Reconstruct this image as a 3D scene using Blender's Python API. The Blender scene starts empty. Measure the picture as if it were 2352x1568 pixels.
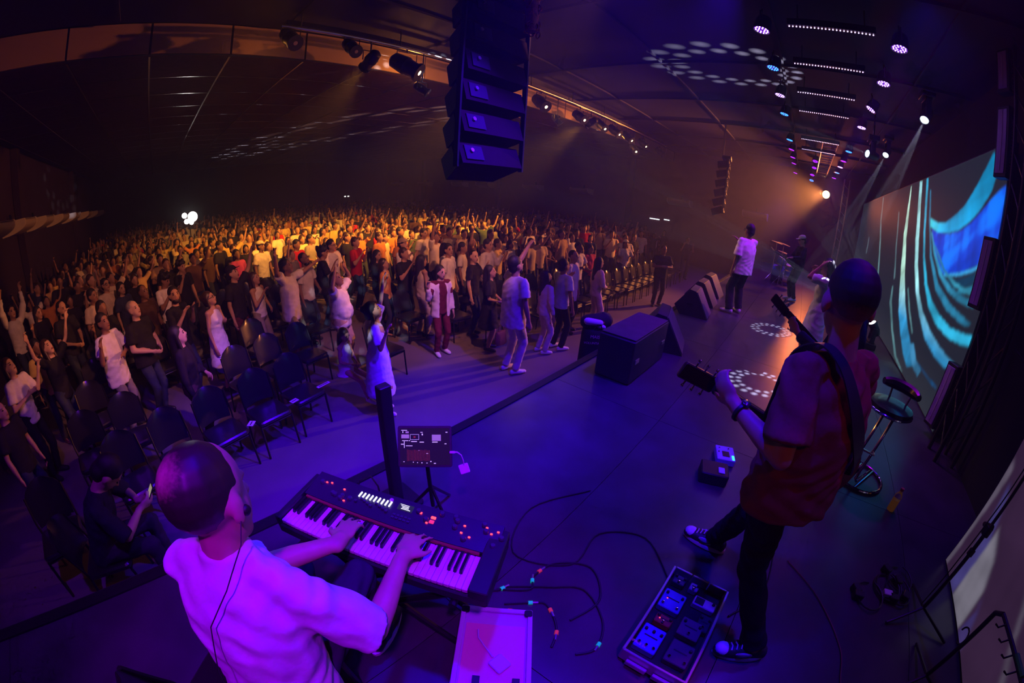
import bpy, bmesh, math, random
import numpy as np
from mathutils import Vector, Matrix, Euler

random.seed(7)
rng = np.random.default_rng(11)
scene = bpy.context.scene
COL = scene.collection
PI = math.pi
STAGE = 0.98          # stage top above the hall floor

# ------------------------------------------------------------------ camera (real fisheye lens)
cam_data = bpy.data.cameras.new('camera')
cam = bpy.data.objects.new('camera', cam_data)
COL.objects.link(cam)
scene.camera = cam
cam_data.type = 'PANO'
cam_data.panorama_type = 'FISHEYE_LENS_POLYNOMIAL'
cam_data.sensor_fit = 'HORIZONTAL'
cam_data.sensor_width = 36.0
cam_data.fisheye_fov = math.radians(220)
cam_data.fisheye_polynomial_k0 = 0.0
cam_data.fisheye_polynomial_k1 = -7.26539725e-02
cam_data.fisheye_polynomial_k2 = -7.69598567e-06
cam_data.fisheye_polynomial_k3 = 1.75542607e-05
cam_data.fisheye_polynomial_k4 = -2.39579572e-07
cam_data.clip_start = 0.02
_p, _r, _a = math.radians(22.0965), math.radians(3.46523), math.radians(50.3705)
Fh = Vector((math.sin(_a), math.cos(_a), 0)); R0 = Vector((math.cos(_a), -math.sin(_a), 0)); Zv = Vector((0, 0, 1))
view = Fh * math.cos(_p) - Zv * math.sin(_p)
U0 = Fh * math.sin(_p) + Zv * math.cos(_p)
right = R0 * math.cos(_r) + U0 * math.sin(_r)
upv = -R0 * math.sin(_r) + U0 * math.cos(_r)
M3 = Matrix((right, upv, -view)).transposed()
cam.matrix_world = Matrix.Translation((0, 0, 2.85)) @ M3.to_4x4()

# ------------------------------------------------------------------ world, haze, exposure
world = bpy.data.worlds.new('world'); scene.world = world
world.use_nodes = True
wn = world.node_tree
wn.nodes['Background'].inputs[0].default_value = (0.02, 0.012, 0.03, 1)
wn.nodes['Background'].inputs[1].default_value = 0.0
HAZE = 0.0055
vs = wn.nodes.new('ShaderNodeVolumeScatter')          # thin stage haze in the air of the whole hall
vs.inputs['Color'].default_value = (1, 1, 1, 1)
vs.inputs['Density'].default_value = HAZE
vs.inputs['Anisotropy'].default_value = 0.45
wn.links.new(vs.outputs[0], wn.nodes['World Output'].inputs['Volume'])
scene.view_settings.view_transform = 'Standard'
scene.view_settings.look = 'None'
scene.view_settings.exposure = 0.0
scene.view_settings.gamma = 1.0
scene.view_settings.use_curve_mapping = False
scene.cycles.use_denoising = True
scene.cycles.max_bounces = 5
scene.cycles.use_adaptive_sampling = True
scene.cycles.adaptive_threshold = 0.05
scene.cycles.adaptive_min_samples = 12
scene.cycles.diffuse_bounces = 2
scene.cycles.glossy_bounces = 3
scene.cycles.transmission_bounces = 3
scene.cycles.transparent_max_bounces = 4
scene.cycles.volume_bounces = 0
scene.cycles.caustics_reflective = False
scene.cycles.caustics_refractive = False
scene.cycles.sample_clamp_indirect = 1.5

# ------------------------------------------------------------------ materials
MATS = {}
def M(name, col, rough=0.6, metal=0.0, spec=0.5, emit=None, es=0.0, noise=0.0, nscale=8.0, bump=0.0, objcol=False, coat=0.0):
    if name in MATS: return MATS[name]
    m = bpy.data.materials.new(name); m.use_nodes = True
    nt = m.node_tree; b = nt.nodes['Principled BSDF']
    b.inputs['Roughness'].default_value = rough
    b.inputs['Metallic'].default_value = metal
    b.inputs['Specular IOR Level'].default_value = spec
    if coat: b.inputs['Coat Weight'].default_value = coat; b.inputs['Coat Roughness'].default_value = 0.12
    c = (*col, 1)
    b.inputs['Base Color'].default_value = c
    src = None
    if objcol:
        oi = nt.nodes.new('ShaderNodeObjectInfo'); src = oi.outputs['Color']
    if noise > 0:
        tc = nt.nodes.new('ShaderNodeTexCoord'); nz = nt.nodes.new('ShaderNodeTexNoise')
        nz.inputs['Scale'].default_value = nscale; nz.inputs['Detail'].default_value = 4
        nt.links.new(tc.outputs['Object'], nz.inputs['Vector'])
        mr = nt.nodes.new('ShaderNodeMapRange')
        mr.inputs['From Min'].default_value = 0.25; mr.inputs['From Max'].default_value = 0.75
        mr.inputs['To Min'].default_value = 1 - noise; mr.inputs['To Max'].default_value = 1 + noise
        nt.links.new(nz.outputs['Fac'], mr.inputs['Value'])
        mx = nt.nodes.new('ShaderNodeVectorMath'); mx.operation = 'SCALE'
        if src: nt.links.new(src, mx.inputs[0])
        else: mx.inputs[0].default_value = col
        nt.links.new(mr.outputs[0], mx.inputs['Scale'])
        nt.links.new(mx.outputs[0], b.inputs['Base Color'])
        if bump > 0:
            bp = nt.nodes.new('ShaderNodeBump'); bp.inputs['Strength'].default_value = bump; bp.inputs['Distance'].default_value = 0.02
            nt.links.new(nz.outputs['Fac'], bp.inputs['Height']); nt.links.new(bp.outputs[0], b.inputs['Normal'])
    elif src:
        nt.links.new(src, b.inputs['Base Color'])
    if emit is not None:
        b.inputs['Emission Color'].default_value = (*emit, 1)
        b.inputs['Emission Strength'].default_value = es
        m.cycles.emission_sampling = 'NONE'
    MATS[name] = m
    return m

def cloth(name, col): return M('cloth_' + name, col, 0.85, spec=0.2, noise=0.12, nscale=14, bump=0.35)

# ------------------------------------------------------------------ mesh helpers
class MB:
    """collects shapes, builds ONE mesh object"""
    def __init__(s): s.v = []; s.f = []
    def add(s, V, F):
        o = len(s.v); s.v.extend([tuple(map(float, p)) for p in V]); s.f.extend([tuple(i + o for i in f) for f in F]); return s
    def box(s, c, d, rot=None, taper=1.0):
        x, y, z = d[0] / 2, d[1] / 2, d[2] / 2
        V = [Vector((sx * x * (taper if sz > 0 else 1), sy * y * (taper if sz > 0 else 1), sz * z)) for sz in (-1, 1) for sx, sy in ((-1, -1), (1, -1), (1, 1), (-1, 1))]
        if rot is not None: V = [rot @ p for p in V]
        V = [p + Vector(c) for p in V]
        return s.add(V, [(3, 2, 1, 0), (4, 5, 6, 7), (0, 1, 5, 4), (1, 2, 6, 5), (2, 3, 7, 6), (3, 0, 4, 7)])
    def rbox(s, c, d, r=0.01, rot=None, n=3):
        """box with rounded vertical edges and a small top/bottom chamfer"""
        x, y, z = d[0] / 2, d[1] / 2, d[2] / 2; r = min(r, x * .99, y * .99); ch = min(r, z) * .5
        ring = []
        for cx, cy, a0 in ((x - r, y - r, 0), (-x + r, y - r, 90), (-x + r, -y + r, 180), (x - r, -y + r, 270)):
            for k in range(n + 1):
                a = math.radians(a0 + 90 * k / n); ring.append((cx + r * math.cos(a), cy + r * math.sin(a), math.cos(a), math.sin(a)))
        N = len(ring); V = []
        for zz, ins in ((-z, ch), (-z + ch, 0), (z - ch, 0), (z, ch)):
            V += [Vector((p[0] - p[2] * ins, p[1] - p[3] * ins, zz)) for p in ring]
        F = [tuple(range(N - 1, -1, -1)), tuple(range(3 * N, 4 * N))]
        for k in range(3):
            for i in range(N): j = (i + 1) % N; F.append((k * N + i, k * N + j, (k + 1) * N + j, (k + 1) * N + i))
        if rot is not None: V = [rot @ p for p in V]
        return s.add([p + Vector(c) for p in V], F)
    def cone(s, a, b, ra, rb, n=12, cap=True):
        a = Vector(a); b = Vector(b); w = (b - a).normalized()
        t = Vector((1, 0, 0)) if abs(w.x) < .9 else Vector((0, 1, 0)); e1 = w.cross(t).normalized(); e2 = w.cross(e1)
        V = []
        for p, r in ((a, ra), (b, rb)):
            V += [p + (e1 * math.cos(2 * PI * i / n) + e2 * math.sin(2 * PI * i / n)) * r for i in range(n)]
        F = [(i, (i + 1) % n, n + (i + 1) % n, n + i) for i in range(n)]
        if cap: F += [tuple(range(n - 1, -1, -1)), tuple(range(n, 2 * n))]
        return s.add(V, F)
    def tube(s, pts, r, n=8, closed=False):
        pts = [Vector(p) for p in pts]; V = []; m = len(pts); prev = None
        for i, p in enumerate(pts):
            a = pts[(i - 1) % m] if (closed or i > 0) else p; b = pts[(i + 1) % m] if (closed or i < m - 1) else p
            w = (b - a).normalized()
            if prev is None:
                t = Vector((0, 0, 1)) if abs(w.z) < .9 else Vector((1, 0, 0)); e1 = w.cross(t).normalized()
            else: e1 = (prev - w * prev.dot(w)).normalized()
            prev = e1; e2 = w.cross(e1); rr = r[i] if isinstance(r, (list, tuple)) else r
            V += [p + (e1 * math.cos(2 * PI * k / n) + e2 * math.sin(2 * PI * k / n)) * rr for k in range(n)]
        F = []
        for i in range(m if closed else m - 1):
            j = (i + 1) % m
            F += [(i * n + k, i * n + (k + 1) % n, j * n + (k + 1) % n, j * n + k) for k in range(n)]
        if not closed: F += [tuple(range(n - 1, -1, -1)), tuple((m - 1) * n + k for k in range(n))]
        return s.add(V, F)
    def lathe(s, prof, c=(0, 0, 0), n=20, rot=None):
        V = []; F = []; c = Vector(c)
        for r, z in prof:
            for k in range(n):
                p = Vector((r * math.cos(2 * PI * k / n), r * math.sin(2 * PI * k / n), z)); V.append((rot @ p if rot is not None else p) + c)
        for i in range(len(prof) - 1):
            F += [(i * n + k, i * n + (k + 1) % n, (i + 1) * n + (k + 1) % n, (i + 1) * n + k) for k in range(n)]
        F += [tuple(range(n - 1, -1, -1)), tuple((len(prof) - 1) * n + k for k in range(n))]
        return s.add(V, F)
    def ell(s, c, r, rot=None, n=12, m=8):
        V = []; c = Vector(c)
        for i in range(m + 1):
            t = PI * i / m
            for k in range(n):
                p = Vector((r[0] * math.sin(t) * math.cos(2 * PI * k / n), r[1] * math.sin(t) * math.sin(2 * PI * k / n), -r[2] * math.cos(t)))
                V.append((rot @ p if rot is not None else p) + c)
        F = [(i * n + k, i * n + (k + 1) % n, (i + 1) * n + (k + 1) % n, (i + 1) * n + k) for i in range(m) for k in range(n)]
        return s.add(V, F)
    def prism(s, outline, h, axis='z', base=0.0):
        """outline: list of 2D points, extruded by h along axis"""
        n = len(outline)
        def P(a, b, t): return {'z': (a, b, t), 'y': (a, t, b), 'x': (t, a, b)}[axis]
        V = [P(a, b, base) for a, b in outline] + [P(a, b, base + h) for a, b in outline]
        F = [tuple(range(n - 1, -1, -1)), tuple(range(n, 2 * n))] + [(i, (i + 1) % n, n + (i + 1) % n, n + i) for i in range(n)]
        return s.add(V, F)
    def mesh(s, name, mat, smooth=False):
        me = bpy.data.meshes.new(name); me.from_pydata(s.v, [], s.f); me.validate(verbose=False)
        bm = bmesh.new(); bm.from_mesh(me); bmesh.ops.remove_doubles(bm, verts=bm.verts, dist=1e-5)
        bmesh.ops.recalc_face_normals(bm, faces=bm.faces); bm.to_mesh(me); bm.free()
        if mat: me.materials.append(mat)
        if smooth:
            me.polygons.foreach_set('use_smooth', [True] * len(me.polygons))
            try: me.set_sharp_from_angle(angle=math.radians(40))
            except Exception: pass
        return me
    def build(s, name, mat, parent=None, smooth=True):
        return link(name, s.mesh(name, mat, smooth), parent)

def link(name, data, parent=None):
    o = bpy.data.objects.new(name, data); COL.objects.link(o)
    if parent is not None: o.parent = parent
    return o
def tag(o, label, cat, group=None):
    o['label'] = label; o['category'] = cat
    if group: o['group'] = group
    return o
def thing(name, label, cat, loc=(0, 0, 0), rz=0.0, group=None, rot=None):
    o = bpy.data.objects.new(name, None); COL.objects.link(o); o.empty_display_size = 0.1
    o.location = loc; o.rotation_euler = rot if rot is not None else (0, 0, rz)
    return tag(o, label, cat, group)
def struct(o):
    o['kind'] = 'structure'; return o
def copy_tree(o, parent=None):
    c = o.copy(); COL.objects.link(c)
    if parent is not None: c.parent = parent
    for ch in list(o.children): copy_tree(ch, c)
    return c
def Rz(a): return Matrix.Rotation(a, 3, 'Z')
def Rx(a): return Matrix.Rotation(a, 3, 'X')
def Ry(a): return Matrix.Rotation(a, 3, 'Y')
def aim(frm, to):
    """rotation with -Z pointing at the target"""
    return (Vector(to) - Vector(frm)).to_track_quat('-Z', 'Y').to_euler()
def spot(name, loc, to, col, watt, angle, blend=0.3, size=0.05, parent=None):
    L = bpy.data.lights.new(name, 'SPOT'); L.color = col; L.energy = watt; L.spot_size = math.radians(angle); L.spot_blend = blend; L.shadow_soft_size = size
    o = bpy.data.objects.new(name, L); COL.objects.link(o); o.location = loc; o.rotation_euler = aim(loc, to)
    if parent is not None:
        o.parent = parent; bpy.context.view_layer.update(); o.matrix_parent_inverse = parent.matrix_world.inverted()
    return o
def gobo(o, n1=18, n2=12):
    """ring-of-dots pattern wheel inside a moving head: two rings of soft dots"""
    L = o.data; L.use_nodes = True; nt = L.node_tree; em = nt.nodes['Emission']
    tc = nt.nodes.new('ShaderNodeTexCoord'); sx = nt.nodes.new('ShaderNodeSeparateXYZ'); nt.links.new(tc.outputs['Normal'], sx.inputs[0])
    def math_(op, a, b=None, c=None):
        n = nt.nodes.new('ShaderNodeMath'); n.operation = op
        for i, v in enumerate((a, b, c)):
            if v is None: continue
            if isinstance(v, (int, float)): n.inputs[i].default_value = v
            else: nt.links.new(v, n.inputs[i])
        return n.outputs[0]
    az = math_('ABSOLUTE', sx.outputs['Z']); u = math_('DIVIDE', sx.outputs['X'], az); v = math_('DIVIDE', sx.outputs['Y'], az)
    rr = math_('SQRT', math_('ADD', math_('MULTIPLY', u, u), math_('MULTIPLY', v, v)))
    t = math.tan(L.spot_size / 2); rn = math_('DIVIDE', rr, t)
    th = math_('ARCTAN2', v, u); out = None
    for n, r0, off, w in ((n1, 0.80, 0.0, 0.095), (n2 + 4, 0.60, 0.5, 0.085)):
        ph = math_('FRACT', math_('ADD', math_('MULTIPLY', th, n / (2 * PI)), off + 10))
        da = math_('MULTIPLY', math_('ABSOLUTE', math_('SUBTRACT', ph, 0.5)), 2 * PI * r0 / n)
        dr = math_('SUBTRACT', rn, r0)
        d = math_('SQRT', math_('ADD', math_('MULTIPLY', da, da), math_('MULTIPLY', dr, dr)))
        k = math_('SUBTRACT', 1.0, math_('DIVIDE', d, w)); k = math_('MAXIMUM', k, 0.0); k = math_('POWER', k, 0.7)
        out = k if out is None else math_('ADD', out, k)
    nt.links.new(out, em.inputs['Strength'])
    return o
# ------------------------------------------------------------------ large lights of the room (lamps with bodies follow further down)
VIOLET = (0.36, 0.0, 1.0); BLUE = (0.015, 0.0, 1.0); AMBER = (1.0, 0.38, 0.035); COOL = (0.74, 0.74, 1.0)

# ------------------------------------------------------------------ room shell
XL, XR, YB, YS, YE = -4.2, 20.1, 33.0, -2.7, 2.01
m_floor = M('hall_floor_epoxy', (0.16, 0.13, 0.16), 0.42, noise=0.18, nscale=1.3)
m_stage = M('stage_lacquer', (0.045, 0.042, 0.055), 0.30, spec=0.6, noise=0.35, nscale=3.0)
m_stagebody = M('stage_black', (0.015, 0.015, 0.017), 0.7)
m_wall = M('wall_dark_brown', (0.035, 0.018, 0.015), 0.8, noise=0.15, nscale=2)
m_curtain = M('stage_curtain', (0.008, 0.008, 0.010), 0.95, noise=0.3, nscale=3)
m_wall_r = M('wall_maroon', (0.11, 0.035, 0.05), 0.8, noise=0.15, nscale=2)
m_tile = M('ceiling_tile', (0.085, 0.038, 0.022), 0.9, spec=0.1, noise=0.2, nscale=6)
m_stageceil = M('stage_ceiling', (0.020, 0.016, 0.022), 0.8, noise=0.2, nscale=2)
m_soffit = M('soffit_panel', (0.40, 0.24, 0.14), 0.75, noise=0.06, nscale=3)
m_joint = M('joint_dark', (0.02, 0.012, 0.01), 0.8)
m_grid = M('ceiling_t_bar', (0.55, 0.53, 0.5), 0.22, metal=1.0)
m_black = M('black_metal', (0.012, 0.012, 0.014), 0.45, metal=0.2)
m_blackp = M('black_plastic', (0.014, 0.014, 0.016), 0.5)
m_alu = M('aluminium', (0.6, 0.58, 0.56), 0.35, metal=1.0)
m_chrome = M('chrome', (0.8, 0.8, 0.82), 0.08, metal=1.0)

def slab(name, x0, x1, y0, y1, z0, z1, mat, parent=None):
    return MB().box(((x0 + x1) / 2, (y0 + y1) / 2, (z0 + z1) / 2), (x1 - x0, y1 - y0, z1 - z0)).build(name, mat, parent, False)

struct(slab('floor', XL, XR, YE - .3, YB, -0.1, 0.0, m_floor))
st = struct(slab('stage_platform', XL, XR, YS, YE - 0.06, 0.0, STAGE - 0.03, m_stagebody))
pan = MB().box((0, 0, 0), (2.436, 1.163, 0.03)).mesh('stage_panel', m_stage)
for i in range(10):
    for j in range(4):
        o = link('stage_panel', pan, st); o.location = (XL + 2.44 * i + 1.22, YE - .06 - 1.167 * (j + .5), STAGE - 0.015)
ed = struct(slab('trim_1', XL, XR, YE - .06, YE + .02, STAGE - .14, STAGE + .012, m_black))
slab('edge_lip', XL, XR, YE + .02, YE + .075, STAGE - .10, STAGE - .035, m_stage, ed)
struct(slab('wall_left', XL - .2, XL, YS, YB, 0, 5.7, m_wall))
struct(slab('wall_right', XR, XR + .2, YS, YB, 0, 5.7, m_wall_r))
struct(slab('wall_back', XL, XR, YB, YB + .2, 0, 5.7, m_wall))
struct(slab('wall_stage', XL, XR, YS - .2, YS, 0, 5.7, m_curtain))
struct(slab('stage_ceiling', XL, XR, YS, 6.75, 5.60, 5.75, m_stageceil))
# house ceiling: backing, individual tiles and metal T-bars
hc = struct(slab('ceiling', XL, XR, 6.80, YB, 5.13, 5.25, m_joint))
PW = 1.255; J0 = -0.10
tile = MB().rbox((0, 0, 0), (PW - .03, PW - .03, .03), .012, n=1).mesh('ceiling_tile', m_tile)
cells = []
for i in range(-4, 17):
    for j in range(0, 21):
        cx, cy = J0 + PW * (i + .5), 6.80 + PW * (j + .5)
        if cx - PW / 2 > XL - .1 and cx + PW / 2 < XR + .3 and cy + PW / 2 < YB + .1: cells.append((cx, cy))
cells.sort(key=lambda c: c[0] ** 2 + c[1] ** 2)
far = MB()
for n, (cx, cy) in enumerate(cells):
    if n < 300:
        o = link('ceiling_tile', tile, hc); o.location = (cx, cy, 5.115 + rng.uniform(-.003, .003))
    else: far.box((cx, cy, 5.115), (PW - .03, PW - .03, .03))
if far.v: far.build('far_ceiling_tiles', m_tile, hc, False)['kind'] = 'stuff'
barm = MB().box((0, 0, 0), (.03, YB - 6.85, .018)).mesh('ceiling_bar', m_grid)
for i in range(-3, 17):
    o = link('ceiling_bar', barm, hc); o.location = (J0 + PW * i, (YB + 6.85) / 2, 5.098)
crossm = MB().box((0, 0, 0), (XR - XL - .1, .016, .014)).mesh('ceiling_cross_bar', m_grid)
for j in range(1, 21):
    o = link('ceiling_cross_bar', crossm, hc); o.location = ((XL + XR) / 2, 6.80 + PW * j, 5.102)
# the drop between both ceilings, faced with pale panels
so = struct(slab('soffit_drop', XL, XR, 6.78, 6.86, 5.10, 5.62, m_joint))
pm = MB().box((0, 0, 0), (PW - .035, .03, .47)).mesh('soffit_panel', m_soffit)
for i in range(-4, 16):
    cx = J0 + PW * (i + .5)
    if cx > XL and cx < XR: link('soffit_panel', pm, so).location = (cx, 6.765, 5.345)
# ribs under the stage ceiling
ribs = MB()
for k in range(9): ribs.box((XL + 2.6 * k + 1, 2.0, 5.57), (.05, 9.2, .05))
for k in range(4): ribs.box(((XL + XR) / 2, -1.6 + 2.2 * k, 5.575), (XR - XL, .04, .04))
ribs.build('ceiling_ribs', m_stageceil, bpy.data.objects['stage_ceiling'], False)
# wall columns
for i, (x, y, dx, dy) in enumerate([(XL + .12, 13.2, .2, .3), (XL + .12, 22, .2, .3), (XR - .12, 9, .2, .3), (XR - .12, 18.5, .2, .3), (6, YB - .12, .3, .2), (12.5, YB - .12, .3, .2), (XR - .12, 27, .2, .3)]):
    struct(MB().box((x, y, 2.56), (dx, dy, 5.1)).build('trim_%d' % (i + 2), m_wall, None, False))

# ------------------------------------------------------------------ LED picture wall at the back of the stage
SCR = {
'S1':[(10.32,4.42),(10.33,3.89),(10.27,3.36),(9.86,2.65),(9.41,2.11),(9.06,1.79),(8.42,1.48),(7.81,1.26),(7.3,1.16),(6.96,1.3),(7.29,1.42),(8.09,1.7),(8.74,2.03),(9.34,2.5),(9.93,3.24),(10.14,3.88),(10.26,4.42)],
'S2':[(9.53,4.46),(9.42,4.0),(9.11,3.26),(8.72,2.75),(8.16,2.3),(7.58,2.01),(6.91,1.77),(6.14,1.68),(5.61,1.7),(5.2,1.76),(5.18,1.8),(5.52,1.83),(6.06,1.84),(6.76,1.93),(7.44,2.1),(7.95,2.33),(8.5,2.77),(8.85,3.27),(9.17,3.92),(9.32,4.44)],
'S3':[(9.0,4.46),(8.81,3.86),(8.6,3.41),(8.27,2.95),(7.77,2.52),(7.23,2.23),(6.62,2.07),(5.93,2.03),(5.44,2.08),(5.07,2.15),(5.1,2.27),(5.43,2.21),(5.99,2.16),(6.59,2.22),(7.13,2.34),(7.61,2.54),(8.15,2.96),(8.48,3.41),(8.67,3.86),(8.86,4.45)],
'S4':[(8.63,4.2),(8.36,3.61),(7.83,2.98),(7.1,2.52),(6.35,2.34),(5.74,2.3),(5.39,2.31),(5.32,2.37),(5.67,2.38),(6.27,2.44),(7.03,2.62),(7.75,3.02),(8.27,3.61),(8.56,4.19)],
'S5':[(8.08,3.42),(7.67,3.06),(7.1,2.75),(6.49,2.58),(5.95,2.52),(5.41,2.54),(5.39,2.6),(5.87,2.61),(6.38,2.65),(6.92,2.77),(7.54,3.07),(8.02,3.42)],
'S6':[(7.7,3.18),(6.99,2.85),(6.32,2.69),(5.84,2.66),(5.41,2.69),(5.44,2.74),(5.82,2.72),(6.24,2.73),(6.86,2.86),(7.63,3.18)],
't1':[(13.97,4.44),(13.77,3.7),(12.3,2.03),(12.09,2.06),(13.57,3.7),(13.84,4.43)],
't2':[(15.55,3.17),(15.45,2.61),(15.24,2.62),(15.34,3.18)],
't3':[(11.29,3.88),(10.87,3.04),(10.3,2.32),(10.15,2.33),(10.75,3.05),(11.2,3.88)],
't4':[(10.26,2.15),(10.09,1.8),(9.2,1.37),(8.28,1.05),(7.55,1.0),(7.45,1.02),(8.16,1.09),(9.05,1.4),(9.87,1.84),(10.13,2.17)],
't5':[(8.86,2.3),(8.3,1.94),(7.69,1.67),(7.62,1.68),(8.2,1.95),(8.78,2.31)],
't6':[(7.62,1.49),(7.05,1.27),(6.6,1.24),(6.54,1.36),(6.96,1.4),(7.37,1.56)],
't7':[(6.82,1.38),(6.1,1.37),(5.7,1.39),(5.68,1.41),(6.03,1.4),(6.76,1.4)],
'blob':[(8.08,3.47),(7.6,3.41),(7.01,3.4),(6.54,3.45),(6.16,3.57),(5.84,3.72),(5.54,3.87),(5.29,3.96),(5.06,4.0),(5.04,3.54),(5.02,3.31),(5.28,3.19),(5.6,3.05),(6.05,2.92),(6.59,2.81),(6.89,2.79),(7.28,2.91),(7.71,3.12)],
'horn':[(8.29,3.66),(7.82,3.58),(7.31,3.58),(6.91,3.68),(6.57,3.8),(6.28,3.98),(6.01,4.18),(5.8,4.34),(5.69,4.42),(5.49,4.41),(5.44,4.27),(5.51,4.13),(5.62,3.94),(5.76,3.84),(5.96,3.7),(6.24,3.58),(6.63,3.46),(7.11,3.41),(7.71,3.42),(8.19,3.51)],
'rim':[(6.89,2.79),(6.24,2.88),(5.75,2.99),(5.41,3.13),(5.07,3.3),(5.03,3.26),(5.39,3.09),(5.73,2.95),(6.21,2.84),(6.84,2.76)],
'teal':[(6.69,2.72),(5.99,2.84),(5.45,3.0),(5.39,2.88),(5.79,2.76),(6.22,2.66)],
'rim2':[(6.14,2.65),(5.77,2.74),(5.43,2.84),(5.4,2.69),(5.71,2.67),(6.07,2.62)]}
SCC = {'S1': (.42, .72, .60), 'S2': (.30, .66, .70), 'S3': (.02, .36, .58), 'S4': (.015, .18, .32), 'S5': (.02, .22, .38), 'S6': (.02, .2, .3), 't1': (.08, .16, .18), 't2': (.05, .08, .1),
       't3': (.06, .12, .14), 't4': (.07, .17, .19), 't5': (.08, .2, .22), 't6': (.03, .16, .3), 't7': (.0, .07, .2), 'blob': (.0, .05, .62), 'horn': (.0, .30, .62), 'rim': (.03, .30, .60), 'teal': (.0, .03, .07), 'rim2': (.01, .15, .25)}
def inside(px, pz, poly):
    r = np.zeros(px.shape, bool); n = len(poly)
    for i in range(n):
        x1, z1 = poly[i]; x2, z2 = poly[(i + 1) % n]
        if z1 == z2: continue
        c = ((z1 > pz) != (z2 > pz)) & (px < (x2 - x1) * (pz - z1) / (z2 - z1) + x1); r ^= c
    return r
def fbm(x, z, s, seed=0):
    g = np.random.default_rng(seed); out = 0
    for o in range(5):
        a, b, p, q = g.uniform(.6, 1.6, 4) * s * 1.8 ** o; ph = g.uniform(0, 6.3, 4)
        out = out + (np.sin(x * a + z * p * .7 + ph[0]) * np.sin(z * b - x * q * .4 + ph[1])) / 1.5 ** o
    return out
def blur(C, k):
    for ax in (0, 1):
        for _ in range(k): C = (np.roll(C, 1, ax) + 2 * C + np.roll(C, -1, ax)) / 4
    return C
def led_screen(name, x0, x1, z0, z1, y, nx, nz, paint, strength, label):
    root = thing(name, label, 'screen', ((x0 + x1) / 2, y, z0))
    gx, gz = np.meshgrid(np.linspace(x0, x1, nx), np.linspace(z0, z1, nz)); C = paint(gx, gz)
    V = np.stack([gx - (x0 + x1) / 2, 0 * gx, gz - z0], -1).reshape(-1, 3)
    ii = np.arange((nx) * (nz)).reshape(nz, nx)
    F = np.stack([ii[:-1, :-1], ii[:-1, 1:], ii[1:, 1:], ii[1:, :-1]], -1).reshape(-1, 4)
    # picture faces +Y (towards the hall)
    me = bpy.data.meshes.new('screen_picture'); me.from_pydata(V.tolist(), [], F[:, ::-1].tolist())
    at = me.color_attributes.new('picture', 'FLOAT_COLOR', 'POINT')
    at.data.foreach_set('color', np.concatenate([C.reshape(-1, 3), np.ones((nx * nz, 1))], 1).astype(np.float32).ravel())
    m = bpy.data.materials.new(name + '_pixels'); m.use_nodes = True; nt = m.node_tree; b = nt.nodes['Principled BSDF']
    b.inputs['Base Color'].default_value = (.008, .008, .010, 1); b.inputs['Roughness'].default_value = .6; b.inputs['Specular IOR Level'].default_value = .1
    a = nt.nodes.new('ShaderNodeAttribute'); a.attribute_name = 'picture'
    nt.links.new(a.outputs['Color'], b.inputs['Emission Color']); b.inputs['Emission Strength'].default_value = strength
    me.materials.append(m); link('screen_picture', me, root)
    w = x1 - x0
    MB().box((0, -.06, (z1 - z0) / 2), (w + .04, .1, z1 - z0 + .04)).build('screen_cabinet', m_black, root, False)
    return root
def paint_main(X, Z):
    C = np.zeros(X.shape + (3,)); C[:] = (.010, .014, .022)
    C += (np.clip(1.6 - Z, 0, 1) * .015)[..., None] * np.array((1, 1.1, 1.2))
    for k in ('blob', 'horn', 'rim', 'teal', 'rim2', 'S6', 'S5', 'S4', 'S3', 'S2', 'S1', 't1', 't2', 't3', 't4', 't5', 't6', 't7'):
        m = inside(X, Z, SCR[k]).astype(float); base = np.array(SCC[k])
        n = fbm(X, Z, 2.2, sum(map(ord, k)))
        sh = np.clip(1 + .28 * n, .35, 1.6)
        col = base[None, None] * sh[..., None]
        if k == 'horn': col = col * (0.75 + .55 * np.clip((X - 6.0) / 2, 0, 1))[..., None] + np.array((.02, .12, .0)) * np.clip((X - 7.2), 0, 1)[..., None] * 2
        if k in ('S2', 'S1'):
            t = np.clip((Z - 1.75) / .8, 0, 1)[..., None]; col = col * t + np.array((.02, .22, .45)) * sh[..., None] * (1 - t)
        if k == 'blob': col = col + np.array((0, .10, .12)) * np.clip(n, 0, 1)[..., None]
        C = C * (1 - m[..., None]) + col * m[..., None]
    return blur(C, 2)
led_screen('led_wall', 5.18, 18.4, STAGE + .02, 4.47, -2.4, 620, 200, paint_main, 1.15, 'tall LED wall showing sweeping blue and cyan curves behind the stage')
NEAR = {'edge': ([(2.76, .98), (2.77, 1.43), (2.72, 1.91), (2.66, 1.86), (2.69, 1.42), (2.68, .98)], (.30, .24, .36)),
        'band': ([(2.54, .98), (2.55, 1.34), (2.62, 1.79), (2.55, 1.73), (2.4, 1.39), (2.38, .99)], (.16, .13, .55)),
        'wedge': ([(2.36, .98), (2.40, 1.2), (2.42, 1.45), (2.43, 1.55), (2.25, 1.42), (2.13, 1.27), (2.05, .99)], (.52, .48, .62)),
        'low': ([(2.04, .98), (2.05, 1.19), (2.11, 1.26), (2.07, 1.23), (2.0, 1.16), (1.86, .98)], (.15, .10, .45)),
        'line': ([(1.40, 1.24), (1.63, 1.4), (1.90, 1.66), (1.86, 1.66), (1.62, 1.42), (1.38, 1.26)], (.35, .3, .42))}
def paint_near(X, Z):
    C = np.zeros(X.shape + (3,)); C[:] = (.105, .045, .13); C *= (1 + .15 * fbm(X, Z, 3, 5))[..., None]
    for k, (p, c) in NEAR.items():
        m = inside(X, Z, p)[..., None].astype(float); C = C * (1 - m) + np.array(c) * (1 + .15 * fbm(X * 3, Z * 3, 4, 9))[..., None] * m
    return blur(C, 3)
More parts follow.
